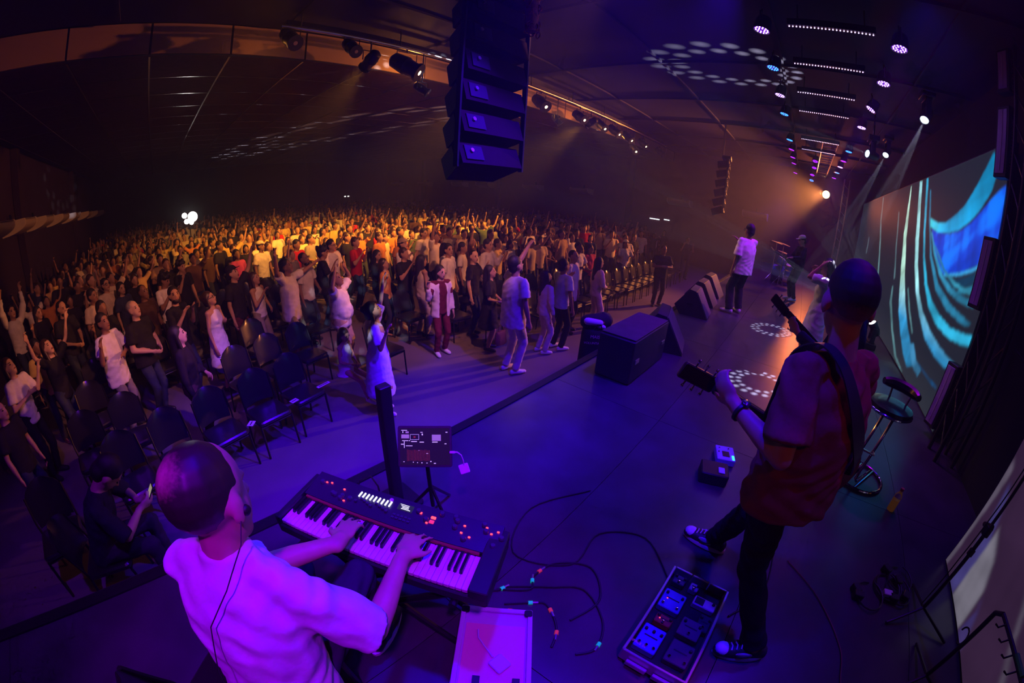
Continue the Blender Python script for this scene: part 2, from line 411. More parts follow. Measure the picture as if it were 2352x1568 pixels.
led_screen('side_led_wall', 0.6, 2.73, STAGE + .02, 4.2, -1.97, 240, 200, paint_near, 0.28, 'pale lavender side screen at the near end of the stage')
# strobe bars up the dark tower between the two screens
def text_mesh(txt, size, mat, extrude=0.0005):
    cu = bpy.data.curves.new('lettering', 'FONT'); cu.body = txt; cu.size = size; cu.extrude = extrude; cu.align_x = 'CENTER'; cu.align_y = 'CENTER'
    cu.resolution_u = 2
    o = bpy.data.objects.new('lettering_tmp', cu); COL.objects.link(o)
    me = bpy.data.meshes.new_from_object(o.evaluated_get(bpy.context.evaluated_depsgraph_get())); bpy.data.objects.remove(o)
    me.materials.clear(); me.materials.append(mat); return me
m_strobe = M('strobe_lens', (.32, .2, .5), .35)
m_print = M('printed_white', (.75, .6, .55), .6)
tw = thing('tower_truss', 'black lattice tower standing between the two stage screens', 'truss', (4.55, -2.35, STAGE))
for dx in (-.15, .15):
    for dy in (-.12, .12): MB().cone((dx, dy, 0), (dx, dy, 4.4), .025, .025, 8).build('chord', m_black, tw)
for k in range(14):
    z = .15 + .31 * k; MB().tube([(-.15, .12, z), (.15, .12, z + .31)], .012, 6).build('brace', m_black, tw); MB().tube([(-.15, -.12, z + .31), (.15, -.12, z)], .012, 6).build('brace', m_black, tw)
wing = struct(slab('trim_9', 2.75, 5.1, -2.62, -2.56, STAGE, 5.2, m_curtain))
tm = text_mesh('LED CRAZY STROBE', .058, M('printed_dim', (.30, .14, .09), .6))
for i, (z0, z1, where) in enumerate([(4.02, 4.82, 'top'), (2.56, 3.36, 'middle'), (1.10, 1.90, 'lowest'), (4.98, 5.50, 'ceiling')]):
    s = thing('strobe_bar', '%s of the vertical strobe light bars beside the large LED wall' % ('second uppermost', 'middle', 'lowest', 'uppermost short')[i], 'stage light', (5.10, -2.30, z0), rz=.44, group='strobe bars on the tower')
    h = z1 - z0
    MB().rbox((0, 0, h / 2), (.20, .14, h), .015).build('housing', m_black, s)
    MB().rbox((0, .075, h / 2), (.14, .012, h - .08), .006).build('lens', m_strobe, s)
    MB().box((0, .083, h / 2), (.012, .006, h - .14)).build('flash_tube', M('strobe_tube', (.5, .35, .6), .3), s, False)
    t = link('lettering', tm, s); t.location = (-.101, 0, h / 2); t.rotation_euler = Euler((PI / 2, -PI / 2, -PI / 2))
    MB().box((0, -.1, h / 2), (.05, .08, .1)).build('clamp', m_black, s, False)

# ------------------------------------------------------------------ lighting rig over the stage
RZ = 5.29
m_ledv = M('led_violet', (.2, .1, .3), .4, emit=(.62, .30, 1.0), es=7)
m_ledb = M('led_blue', (.1, .1, .3), .4, emit=(.02, .25, 1.0), es=5)
m_ledm = M('led_magenta', (.2, .1, .3), .4, emit=(.45, .02, 1.0), es=3.0)
m_lens = M('par_lens', (.05, .03, .12), .15, emit=(.16, .0, .85), es=.55)
def par_lamp(x, y, kind, label, tgt, watt, col, group, z=RZ, ang=75):
    d = (Vector(tgt) - Vector((x, y, z))).normalized(); q = d.to_track_quat('-Z', 'Y')
    t = thing('par_light', label, 'stage light', (x, y, z), group=group)
    R = q.to_matrix()
    MB().lathe([(.085, .17), (.105, .12), (.115, 0.0), (.118, -.02), (.105, -.02), (.10, -.005)], n=18, rot=R).build('can', m_black, t)
    MB().lathe([(.0, -.006), (.10, -.006), (.10, -.009), (.0, -.009)], n=18, rot=R).build('lens', m_lens, t)
    mb = MB()
    for n, rad in ((6, .042), (12, .078)):
        for k in range(n):
            a = 2 * PI * k / n; mb.ell(R @ Vector((rad * math.cos(a), rad * math.sin(a), -.014)), (.0115, .0115, .006), R, 7, 4)
    mb.build('led_cluster', {'v': m_ledv, 'b': m_ledb, 'm': m_ledm}[kind], t)['kind'] = 'stuff'
    MB().tube([(-.13, 0, .05), (-.13, 0, .2), (.13, 0, .2), (.13, 0, .05)], .012, 6).build('yoke', m_black, t)
    MB().cone((0, 0, .19), (0, 0, 5.58 - z), .012, .012, 8).build('hanger', m_black, t)
    if watt > 0: spot('par_beam', Vector((x, y, z)) + d * .04, tgt, col, watt, ang, .6, .09, t)
    return t
ORD = ['nearest', 'second', 'third', 'fourth', 'fifth', 'sixth', 'seventh', 'eighth', 'ninth', 'tenth']
GP = 'par lights in the stage ceiling'
rowR = [5.30, 6.62, 8.06, 9.50, 12.4, 14.1, 15.4, 16.9, 18.6]
rowL = [5.20, 6.58, 8.02, 9.40, 12.2, 13.7, 15.2, 16.6, 19.4]
for i, x in enumerate(rowR):
    k = 'v' if i in (0, 1, 2, 3, 6) else ('b' if i in (4, 7) else 'm')
    par_lamp(x, -1.0, k, '%s par light from the camera in the screen-side row over the stage' % ORD[i], (x - .3, -.5, STAGE) if i != 2 else (8.05, .99, 2.0), 150 if i != 2 else 520, (.5, 0, 1) if i % 2 == 0 else BLUE, GP, ang=75 if i != 2 else 26)
for i, x in enumerate(rowL):
    k = 'v' if i in (0, 2) else ('b' if i in (1, 3, 4) else 'm')
    par_lamp(x, .70, k, '%s par light from the camera in the audience-side row over the stage' % ORD[i], (x - .3, 1.6, STAGE), 150, BLUE if i % 2 == 0 else (.5, 0, 1), GP)
for i, (x, y, z) in enumerate([(15.2, -.1, RZ), (16.8, -.1, RZ), (18.3, -.06, 5.2), (19.0, -.06, 5.05)]):
    par_lamp(x, y, 'b' if i == 3 else 'm', '%s par light of the short middle row at the far end of the stage' % ORD[i], (x - 1.5, .5, STAGE), 0, BLUE, GP, z=z)
# the same rows run on overhead, above and behind the camera
for i, (x, y, tx, ty, c, w, an) in enumerate([(3.9, -1.0, 2.6, -.6, BLUE, 150, 70), (2.5, -1.0, 1.55, -.25, (.75, .02, .75), 55, 45), (1.0, -1.0, 1.1, .4, BLUE, 170, 55), (-.6, -.9, .15, .95, VIOLET, 640, 40),
                                           (3.8, .7, 3.2, 2.6, (.05, 0, 1), 1000, 66), (2.4, .7, 1.7, 3.0, (.06, 0, 1), 1900, 56), (1.0, .7, 1.5, 1.2, BLUE, 900, 62), (-.5, .7, -.5, 3.0, (.2, 0, 1), 420, 58)]):
    par_lamp(x, y, 'v', '%s overhead par light of the stage rows above the keyboard player' % ORD[i], (tx, ty, STAGE), w, c, GP, ang=an)
par_lamp(1.2, 1.6, 'm', 'added warm fill par overhead turned to the left seats', (-.4, 6.8, 1.3), 700, (1.0, .31, .20), GP, ang=44)  # this and the next: unseen lamps added above the frame to warm the front rows
par_lamp(3.2, 1.6, 'm', 'added warm fill par overhead turned to the seats by the aisle', (4.2, 6.3, 1.3), 850, (1.0, .31, .19), GP, ang=50)
par_lamp(-1.9, -1.5, 'm', 'red par light behind the camera washing the backs of the performers', (1.5, -.28, 2.45), 42, (1.0, .13, .025), GP, ang=22)
# LED bars across the stage
barX = [5.07, 6.33, 7.73, 9.00, 11.83, 13.33]
m_barled = M('led_bar_dot', (.3, .3, .4), .4, emit=(.70, .50, 1.0), es=6)
for i, x in enumerate(barX):
    t = thing('led_bar', '%s dotted LED bar from the camera hung across the stage ceiling' % ORD[i], 'stage light', (x, -.15, RZ), group='LED bars over the stage')
    MB().rbox((0, 0, .05), (.075, 1.06, .09), .01).build('housing', m_black, t)
    mb = MB()
    for k in range(24): mb.ell((0, -.5 + k * (1.0 / 23), -.002), (.009, .009, .007), None, 7, 4)
    mb.build('led_row', m_barled, t)['kind'] = 'stuff'
    for s in (-.4, .4): MB().cone((0, s, .09), (0, s, .30), .01, .01, 6).build('hanger', m_black, t)
    A = bpy.data.lights.new('bar_wash', 'AREA'); A.shape = 'RECTANGLE'; A.size = .08; A.size_y = 1.0; A.color = (.3, .1, 1); A.energy = 5
    a = bpy.data.objects.new('bar_wash', A); COL.objects.link(a); a.parent = t; a.location = (0, 0, -.02)
# ladder truss over the far end of the stage
tr = thing('ladder_truss', 'ladder truss with amber-lit rungs over the far end of the stage', 'truss', (16.2, -.45, 5.35))
for s in (-.22, .22): MB().cone((-4.4, s, 0), (3.7, s, 0), .025, .025, 8).build('chord', m_alu, tr)
for k in range(17): MB().cone((-4.2 + .48 * k, -.22, 0), (-4.2 + .48 * k, .22, 0), .016, .016, 6).build('rung', m_alu, tr)
tt = thing('lamp_tower', 'slim metal tower standing at the far end of the stage below the amber lamp', 'truss', (19.4, -1.65, STAGE))
for dx, dy in ((-.12, -.12), (.12, -.12), (.12, .12), (-.12, .12)): MB().cone((dx, dy, 0), (dx, dy, 4.45), .025, .025, 8).build('chord', m_alu, tt)
for k in range(11): MB().tube([(-.12, -.12, .2 + .38 * k), (-.12, .12, .4 + .38 * k)], .012, 6).build('brace', m_alu, tt)

# ------------------------------------------------------------------ moving heads
m_beamlens = M('beam_lens', (.8, .9, 1), .2, emit=(.75, .95, 1.0), es=6)
def moving_head(loc, tgt, label, hang, power, ang, dots=True):
    t = thing('moving_head_light', label, 'stage light', loc, group='moving head lights')
    d = (Vector(tgt) - Vector(loc)).normalized(); R = d.to_track_quat('-Z', 'Y').to_matrix(); s = 1 if hang else -1
    MB().lathe([(.03, .16), (.075, .15), (.10, .05), (.09, -.06), (.105, -.12), (.10, -.14), (.08, -.14), (.075, -.12)], n=18, rot=R).build('head', m_black, t)
    MB().lathe([(0, -.122), (.075, -.122), (.07, -.132), (0, -.134)], n=18, rot=R).build('lens', m_beamlens, t)
    yk = MB()
    for q in (-.14, .14): yk.rbox((q, 0, s * .12), (.035, .10, .28), .01)
    yk.rbox((0, 0, s * .26), (.32, .12, .04), .01); yk.build('yoke', m_black, t)
    MB().rbox((0, 0, s * .34), (.34, .24, .11), .02).build('base', m_black, t)
    if hang and loc[2] < 5.1: MB().cone((0, 0, .39), (0, 0, 5.60 - loc[2]), .02, .02, 8).build('hanging_pole', m_black, t)
    b = spot('head_beam', Vector(loc) + d * .16, tgt, COOL, power, ang, .1, .015, t)
    if dots: gobo(b)
    return t
moving_head((7.5, -1.9, 5.22), (4.85, .05, STAGE), 'moving head light nearest the camera beaming down onto the stage', True, 24000, 9)
moving_head((11.1, -1.87, 5.22), (7.6, .15, STAGE), 'moving head light in the middle beaming down onto the stage', True, 22000, 8)
moving_head((9.3, -1.25, 4.70), (5.6, 4.6, 4.75), 'moving head light throwing its white beam level across the stage', True, 9000, 10)
moving_head((8.6, -1.9, STAGE + .40), (7.55, 1.45, 5.58), 'floor moving head light throwing dotted ring onto the stage ceiling', False, 9000, 26)
moving_head((10.2, -1.9, STAGE + .40), (7.0, 12.8, 5.1), 'floor moving head light sending streaks along the hall ceiling', False, 36000, 15)
moving_head((-1.5, -1.7, 5.2), (2.75, 5.6, 1.0), 'moving head light with white pattern aimed at the front seats', True, 3600, 13)
# amber lamp on the far wall that floods the crowd
bl = thing('amber_floodlight', 'glaring amber floodlight on the far wall above the stage end', 'stage light', (19.55, -.80, 4.62))
Rb = (Vector((3.5, 1.5, 2.6)) - Vector((19.55, -.8, 4.62))).to_track_quat('-Z', 'Y').to_matrix()
MB().lathe([(.10, .22), (.16, .10), (.20, 0), (.20, -.03), (.17, -.03)], n=20, rot=Rb).build('can', m_black, bl)
MB().lathe([(0, -.012), (.175, -.012), (.16, -.06), (.10, -.10), (0, -.115)], n=20, rot=Rb).build('lens', M('amber_lens', (1, .7, .3), .3, emit=(1.0, .66, .22), es=9), bl)
MB().tube([(-.0, -.22, 0), (.25, -.22, 0), (.25, .22, 0), (0, .22, 0)], .015, 6).build('yoke', m_black, bl)
MB().box((.40, 0, 0), (.32, .08, .08)).build('wall_arm', m_black, bl, False)
spot('flood_beam', (19.3, -.75, 4.58), (4.2, 8.6, 1.2), (1.0, .29, .07), 6500, 46, .6, .16, bl)
spot('flood_spill', (19.3, -.75, 4.58), (6.0, 3.2, 2.4), (1.0, .20, .05), 380, 110, 1.0, .16, bl)
# ------------------------------------------------------------------ front lighting pipe in the hall
pipe = thing('lighting_pipe', 'long lighting pipe hung in front of the pale ceiling drop', 'pipe', (9.0, 5.9, 5.30))
MB().cone((-7.3, 0, 0), (7.3, 0, 0), .03, .03, 10).build('pipe_tube', m_alu, pipe)
MB().rbox((0, .12, .1), (14.4, .12, .08), .01).build('cable_tray', m_black, pipe)
for k in range(9): MB().cone((-7 + 1.75 * k, 0, 0), (-7 + 1.75 * k, 0, .30), .01, .01, 6).build('hanger', m_black, pipe)
m_warmlens = M('warm_lens', (1, .8, .5), .25, emit=(1.0, .70, .34), es=6)
def fresnel(x, z, tgt, label, watt, lit=True, sc=1.0, col=(1, .55, .18)):
    loc = (x, 5.9, z); t = thing('theatre_spotlight', label, 'stage light', loc, group='spotlights on the front pipe')
    d = (Vector(tgt) - Vector(loc)).normalized(); R = d.to_track_quat('-Z', 'Y').to_matrix()
    MB().lathe([(.05 * sc, .24 * sc), (.10 * sc, .20 * sc), (.125 * sc, .0), (.11 * sc, -.02 * sc), (.10 * sc, -.16 * sc), (.125 * sc, -.17 * sc), (.125 * sc, -.21 * sc), (.105 * sc, -.21 * sc)], n=14, rot=R).build('body', m_black, t)
    MB().lathe([(0, -.195 * sc), (.105 * sc, -.195 * sc), (.10 * sc, -.20 * sc), (0, -.215 * sc)], n=14, rot=R).build('lens', m_warmlens if lit else M('dark_lens', (.3, .22, .12), .1), t)
    MB().tube([(-.15 * sc, 0, 0), (-.15 * sc, 0, .18 * sc), (.15 * sc, 0, .18 * sc), (.15 * sc, 0, 0)], .01, 6).build('yoke', m_black, t)
    MB().cone((0, 0, .18 * sc), (0, 0, 5.30 - z), .012, .012, 6).build('clamp', m_black, t)
    if watt: spot('spot_beam', Vector(loc) + d * .25 * sc, tgt, col, watt, 36, .5, .08, t)
    return t
FX = [(3.90, 4.98, (8.0, .5, STAGE), 'large spotlight on the front pipe nearest the camera', 0, True, 1.35),
      (4.25, 4.62, (5.4, 4.6, 3.4), 'small unlit spotlight hanging low beside the largest one', 0, False, .7),
      (7.65, 5.00, (6.2, -.1, STAGE), 'spotlight on the front pipe just right of the hanging speakers', 260, True, 1.2),
      (8.35, 4.70, (9, 5, 3.5), 'small unlit spotlight right of the hanging speakers', 0, False, .7),
      (9.40, 5.00, (8.1, .9, STAGE + 1), 'third lit spotlight on the front pipe', 330, True, 1.1),
      (10.60, 5.00, (9.0, .5, STAGE), 'fourth lit spotlight on the front pipe', 0, True, 1.1),
      (11.50, 5.00, (11.2, -.1, STAGE), 'fifth lit spotlight on the front pipe', 150, True, 1.1),
      (12.50, 4.98, (11.5, .5, STAGE), 'sixth lit spotlight on the front pipe', 0, True, 1.1),
      (13.05, 4.66, (9.5, 1, STAGE), 'lower hung lit spotlight near the far end of the pipe', 0, True, 1.1),
      (13.80, 4.98, (12.5, .5, STAGE), 'farthest lit spotlight on the front pipe', 0, True, 1.0),
      (15.6, 4.95, (15, .5, STAGE), 'unlit spotlight at the far end of the front pipe', 0, False, 1.0),
      (1.85, 5.12, (3, .5, STAGE), 'unlit spotlight at the near end of the front pipe', 0, False, 1.0),
      (2.85, 5.12, (3.5, .5, STAGE), 'second unlit spotlight at the near end of the front pipe', 0, False, .9)]
LAMPS = [(a[0], fresnel(*a)) for a in FX]
# bodiless point lights added behind the spotlights to warm the pale panels
for x, w in ((1.6, 2), (4.35, 24), (7.9, 14), (10.2, 9), (12.6, 8)):
    p = bpy.data.lights.new('panel_fill', 'POINT'); p.energy = w; p.color = (1, .36, .05); p.shadow_soft_size = .06
    o = bpy.data.objects.new('panel_fill', p); COL.objects.link(o); o.location = (x, 6.22, 4.93)
    L_ = min(LAMPS, key=lambda q: abs(q[0] - x))[1]; bpy.context.view_layer.update(); o.parent = L_; o.matrix_parent_inverse = L_.matrix_world.inverted()
# extra lamps added on the same pipe to light the crowd amber
for i, (x, tx, ty, w, an) in enumerate([(6.2, 5.0, 11.5, 5000, 50), (10.0, 9.2, 11.5, 3800, 48), (3.2, 2.6, 12.5, 2200, 44)]):
    t = fresnel(x, 4.95, (tx, ty, 1.3), '%s added fill lamp on the front pipe turned to the crowd' % ('central', 'farther', 'nearer')[i], 0, False, .9)
    spot('crowd_fill', (x, 6.15, 4.88), (tx, ty, 1.3), AMBER, w, an + 6, 1.0, .1, t)

# ------------------------------------------------------------------ hanging line arrays
m_cab = M('speaker_cabinet', (.016, .009, .004), .65, spec=.15, noise=.1)
m_cabdark = M('speaker_grille', (.012, .011, .014), .7)
def line_array(x0, y0, z0, n, label, w=.74, yaw=0.0, tilt0=-24):
    root = thing('line_array_speaker', label, 'speaker', (x0, y0, z0), rz=yaw)
    plan = [(-w / 2, 0), (w / 2, 0), (w / 2, .08), (w / 2 - .06, .34), (-w / 2 + .09, .34), (-w / 2, .08)]
    for k in range(n):
        tl = math.radians(tilt0 + 3.0 * k); R = Rx(tl); o0 = Vector((0, 0, .262 * k + .0))
        mb = MB(); V = []
        for zz, ins in ((0.035, 0), (.235, 0)):
            V += [R @ Vector((a, b, zz - (.03 * (1 if zz < .1 else -1)) * (b / .46 - .5) * 2 * 0)) + o0 for a, b in plan]
        mb.add(V, [(5, 4, 3, 2, 1, 0), (6, 7, 8, 9, 10, 11)] + [(i, (i + 1) % 6, 6 + (i + 1) % 6, 6 + i) for i in range(6)])
        cab = mb.build('cabinet', m_cab, root, False)
        MB().box(R @ Vector((-.22, -.006, .135)) + o0, (.20, .012, .13), R).build('connector_plate', m_cabdark, cab, False)
        MB().cone(R @ Vector((-.25, -.01, .15)) + o0, R @ Vector((-.25, -.03, .15)) + o0, .018, .018, 10).build('socket', m_alu, cab)
        MB().box(R @ Vector((.015, .345, .135)) + o0, (w - .16, .01, .19), R).build('grille', m_cabdark, cab, False)
    H = .262 * n
    for s in (-1, 1):
        MB().box((s * (w / 2 + .035), .06, H / 2), (.02, .05, H)).build('rigging_bar', m_black, root, False)
    MB().rbox((0, .12, H + .06), (w, .26, .08), .01).build('fly_frame', m_black, root)
    top = 5.58 - z0
    for s in (-.25, .25): MB().cone((s, .25, H + .05), (s, .25, top), .012, .012, 6).build('steel_cable', m_black, root)
    return root
line_array(2.56, 2.42, 3.02, 8, 'large black line array speaker stack hanging nearest over the stage edge')
line_array(12.25, 2.35, 2.86, 6, 'far black line array speaker stack hanging at the other end of the stage', yaw=.15)
# chain bag of the hoist in front of the array
m_chain = M('rusty_chain', (.50, .19, .03), .5, metal=.6, noise=.4, nscale=60)
ch = thing('hoist_chain', 'bundle of rusty hoist chain hanging above the near speaker stack', 'chain', (2.60, 2.15, 4.17))
mb = MB()
for k in range(150):
    a, b, z = rng.uniform(-.05, .05), rng.uniform(-.05, .05), rng.uniform(0.02, 1.40); R = Euler(rng.uniform(0, 6.3, 3)).to_matrix()
    mb.tube([R @ Vector((.028 * math.cos(q), .018 * math.sin(q), 0)) + Vector((a, b, z)) for q in np.linspace(0, 2 * PI, 9)[:-1]], .007, 5, True)
o = mb.build('chain_links', m_chain, ch); o['kind'] = 'stuff'
MB().rbox((0, 0, .74), (.10, .10, 1.36), .03).build('chain_core', m_chain, ch)

# ------------------------------------------------------------------ air conditioners high on the side walls
m_ac = M('ac_housing', (.42, .33, .25), .55)
m_acg = M('ac_grille', (.12, .10, .09), .6)
acL = 1.15
def ac_unit(x, y, side, label, n):
    t = thing('air_conditioner', label, 'air conditioner', (x, y, 3.0), rz=0, group='air conditioners on the %s wall' % n)
    out = [(0, .10), (.62, .16)] + [(.62 - .62 * (1 - math.cos(a)), .16 - .30 * math.sin(a) * (1 if a < PI / 2 else 1)) for a in np.linspace(.15, PI / 2, 7)][:0]
    prof = [(0, .22), (.66, .22), (.68, .17)] + [(.68 * math.cos(a), .12 - .24 * math.sin(a)) for a in np.linspace(.12, PI / 2, 7)]
    MB().prism([(side * a, b) for a, b in prof], acL, 'y', -acL / 2).build('housing', m_ac, t)
    MB().box((side * .66, 0, .195), (.03, acL - .2, .03)).build('outlet_slot', m_acg, t, False)
    for s in (-1, 1): MB().prism([(side * a * 1.01, b * 1.02) for a, b in prof], .03, 'y', s * acL / 2 - .015).build('end_cap', M('ac_cap', (.75, .65, .55), .5), t)
    MB().box((side * .1, 0, .30), (.06, .06, .2)).build('bracket', m_black, t, False)
    return t
for i, y in enumerate([10.3, 12.3, 14.6, 17.2, 19.9, 23.5, 27.0, 30.2]): ac_unit(XL + .02, y, 1, '%s air conditioner from the stage on the left hall wall' % ORD[i], 'left')
for i, y in enumerate([2.3, 6.1, 11.9, 15.4, 19.6, 22.2, 26.4, 30.5]): ac_unit(XR - .02, y, -1, '%s air conditioner from the stage on the right hall wall' % ORD[i], 'right')
# bright white floodlight at the back of the hall
fl = thing('white_floodlight', 'blinding white floodlight cluster at the back left of the hall', 'floodlight', (1.55, 21.4, 0))
MB().cone((0, 0, 0), (0, 0, 1.75), .03, .03, 8).build('stand', m_black, fl)
m_fl = M('white_flood', (1, 1, 1), .3, emit=(1, .97, .92), es=8)
for i, (a, b, r) in enumerate([(.18, 2.12, .26), (-.22, 2.22, .14), (-.14, 1.93, .13), (.10, 1.86, .12)]):
    MB().lathe([(r * .5, .16), (r, .0), (r * 1.04, -.03)], (a, 0, b), 16, Rx(-PI / 2)).build('reflector', m_black, fl)
    MB().lathe([(0, -.02), (r * .96, -.02), (r * .95, -.03), (0, -.035)], (a, 0, b), 16, Rx(-PI / 2)).build('lamp', m_fl, fl)
spot('flood_beam', (1.55, 21.2, 2.1), (.3, 3, 3.2), (1, .97, .92), 150, 28, .8, .22, fl)
# tube lights and small exit lamps far right
for i, (y0, y1, z) in enumerate([(7.75, 7.2, 2.02), (6.95, 6.65, 2.07)]):
    t = tag(MB().cone((XR - .024, y0, z), (XR - .024, y1, z), .022, .022, 8).build('tube_light', M('tube_white', (1, 1, 1), .3, emit=(.75, .95, 1), es=2.2)), '%s white tube light low on the right hall wall' % ('longer', 'shorter')[i], 'lamp')
t = thing('exit_lamp', 'tiny twin white emergency lamp on the back wall', 'lamp', (15.9, YB - .06, 2.1))
for s in (-.16, .16): MB().rbox((s, 0, 0), (.16, .08, .10), .02).build('lamp', M('exit_white', (1, 1, 1), .3, emit=(.8, .8, .75), es=1.6), t)
MB().box((0, .04, 0), (.55, .04, .14)).build('case', m_black, t, False)
# ------------------------------------------------------------------ people: shapes are laid out from a posed skeleton and fused into one continuous skin
def nrm(v): v = Vector(v); return v.normalized()
class Soup(MB):
    def cap(s, a, b, ra, rb=None, n=10):
        rb = ra if rb is None else rb; a = Vector(a); b = Vector(b); w = b - a
        if w.length < 1e-5: w = Vector((0, 0, 1e-3))
        w = w.normalized(); t = Vector((1, 0, 0)) if abs(w.x) < .8 else Vector((0, 1, 0)); e1 = w.cross(t).normalized(); e2 = w.cross(e1)
        V = []; rings = []
        for p, r, angs in ((a, ra, (-1.15, -.6, 0)), (b, rb, (0, .6, 1.15))):
            for q in angs: rings.append((p + w * (r * math.sin(q)), r * math.cos(q)))
        V = [a - w * ra]
        for c, r in rings: V += [c + (e1 * math.cos(2 * PI * k / n) + e2 * math.sin(2 * PI * k / n)) * r for k in range(n)]
        V.append(b + w * rb); L = len(V) - 1; F = [(0, 1 + (k + 1) % n, 1 + k) for k in range(n)]
        for i in range(5): F += [(1 + i * n + k, 1 + i * n + (k + 1) % n, 1 + (i + 1) * n + (k + 1) % n, 1 + (i + 1) * n + k) for k in range(n)]
        F += [(L, 1 + 5 * n + k, 1 + 5 * n + (k + 1) % n) for k in range(n)]
        return s.add(V, F)
    def el(s, c, r, ax=None, n=14, m=10):
        rot = None if ax is None else Matrix(ax).transposed()
        V = []; c = Vector(c)
        def P(t, p):
            v = Vector((r[0] * math.sin(t) * math.cos(p), r[1] * math.sin(t) * math.sin(p), -r[2] * math.cos(t))); return (rot @ v if rot is not None else v) + c
        V = [P(0, 0)]
        for i in range(1, m): V += [P(PI * i / m, 2 * PI * k / n) for k in range(n)]
        V.append(P(PI, 0)); L = len(V) - 1; F = [(0, 1 + (k + 1) % n, 1 + k) for k in range(n)]
        for i in range(m - 2): F += [(1 + i * n + k, 1 + i * n + (k + 1) % n, 1 + (i + 1) * n + (k + 1) % n, 1 + (i + 1) * n + k) for k in range(n)]
        F += [(L, 1 + (m - 2) * n + k, 1 + (m - 2) * n + (k + 1) % n) for k in range(n)]
        return s.add(V, F)
    def loft(s, rings, n=18):
        """rings: (centre, half-axis vector 1, half-axis vector 2)"""
        V = []; 
        for c, a, b in rings: V += [Vector(c) + Vector(a) * math.cos(2 * PI * k / n) + Vector(b) * math.sin(2 * PI * k / n) for k in range(n)]
        F = []
        for i in range(len(rings) - 1): F += [(i * n + k, i * n + (k + 1) % n, (i + 1) * n + (k + 1) % n, (i + 1) * n + k) for k in range(n)]
        V += [Vector(rings[0][0]), Vector(rings[-1][0])]; A, B = len(V) - 2, len(V) - 1; q = (len(rings) - 1) * n
        F += [(A, (k + 1) % n, k) for k in range(n)] + [(B, q + k, q + (k + 1) % n) for k in range(n)]
        return s.add(V, F)
    def sleeve(s, a, b, ra, rb, n=14):
        a = Vector(a); b = Vector(b); w = nrm(b - a); t = Vector((1, 0, 0)) if abs(w.x) < .8 else Vector((0, 1, 0)); e1 = w.cross(t).normalized(); e2 = w.cross(e1)
        return s.loft([(a - w * ra * .4, e1 * ra * .8, e2 * ra * .8), (a + w * .02, e1 * ra, e2 * ra), (b - w * .005, e1 * rb, e2 * rb), (b, e1 * rb * .97, e2 * rb * .97)], n)

JOBS = []        # (soup, voxel, smooth iterations, folds, result dict, key)
def bone2(a, tgt, l1, l2, hint):
    a = Vector(a); tgt = Vector(tgt); d = tgt - a; L = min(d.length, (l1 + l2) * .998); w = d.normalized()
    x = (l1 * l1 - l2 * l2 + L * L) / (2 * L); h = math.sqrt(max(l1 * l1 - x * x, 0)); hv = Vector(hint); hv = hv - w * hv.dot(w)
    hv = hv.normalized() if hv.length > 1e-4 else Vector((0, 0, -1)); return a + w * x + hv * h, a + w * L

def add_hand(S, wrist, d, nrmv, side, k=1.0, curl=.35, spread=.12, fine=False, curls=None):
    d = nrm(d); nv = Vector(nrmv); nv = nrm(nv - d * nv.dot(d)); lat = nv.cross(d) * side        # lat points to the thumb side
    S.cap(wrist - d * .02 * k, wrist + d * .02 * k, .027 * k, .030 * k)
    ax = [lat, nv, d]
    S.el(wrist + d * .062 * k, (.043 * k, .017 * k, .052 * k), ax, 12, 8)
    rf = .0088 if fine else .0105
    for i in range(4):
        o = (1.5 - i) * .0205 * k; b = wrist + d * (.098 - abs(i - 1.2) * .006) * k + lat * o; q = nrm(d + lat * (1.5 - i) * spread); L = (.040, .044, .041, .032)[i] * k
        c = curls[i] if curls else curl; p = b
        for sgm, f in ((0, 1.0), (1, .68), (2, .55)):
            ang = c * (sgm + .6); dv = nrm(q * math.cos(ang) + nv * math.sin(ang)); e = p + dv * L * f; S.cap(p, e, rf * k * (1 - .08 * sgm), rf * k * (.93 - .08 * sgm), 8); p = e
    b = wrist + d * .03 * k + lat * .028 * k; q = nrm(d * .75 + lat * .75 + nv * .25); e = b + q * .045 * k; S.cap(b, e, .014 * k, .011 * k, 8)
    q2 = nrm(d * .95 + lat * .35 + nv * (.2 + .3 * curl)); S.cap(e, e + q2 * .032 * k, .011 * k, .009 * k, 8)

DEF = dict(h=1.72, sex='m', fat=1.0, lean=(0, 0), twist=0.0, hyaw=0.0, hpitch=0.0, hroll=0.0, top='tee', bottom='trousers', hair='short', hat=None, aR=None, aL=None, sit=None, feet=None, glasses=False, curl=.35)
ARM = {'down': ((.22, .02, -.97), (.06, .25, -.96)), 'up': ((.30, .25, .92), (-.10, .15, .98)), 'upout': ((.72, .15, .68), (.25, .15, .95)), 'upfwd': ((.2, .75, .62), (.0, .55, .83)),
       'out': ((.93, .1, .05), (.85, .35, .35)), 'chest': ((.28, .15, -.94), (-.80, .50, .34)), 'clasp': ((.25, .12, -.96), (-.62, .72, -.30)), 'mouth': ((.25, .45, -.86), (-.25, .30, .92)),
       'pray': ((.2, .35, -.92), (-.42, .42, .80)), 'head': ((.80, .2, .55), (-.68, -.05, .73)), 'fold': ((.3, .3, -.9), (-.85, .45, .1)), 'wave': ((.45, .25, -.86), (.15, .35, .92)), 'fwd': ((.15, .35, -.92), (-.15, .95, .1))}

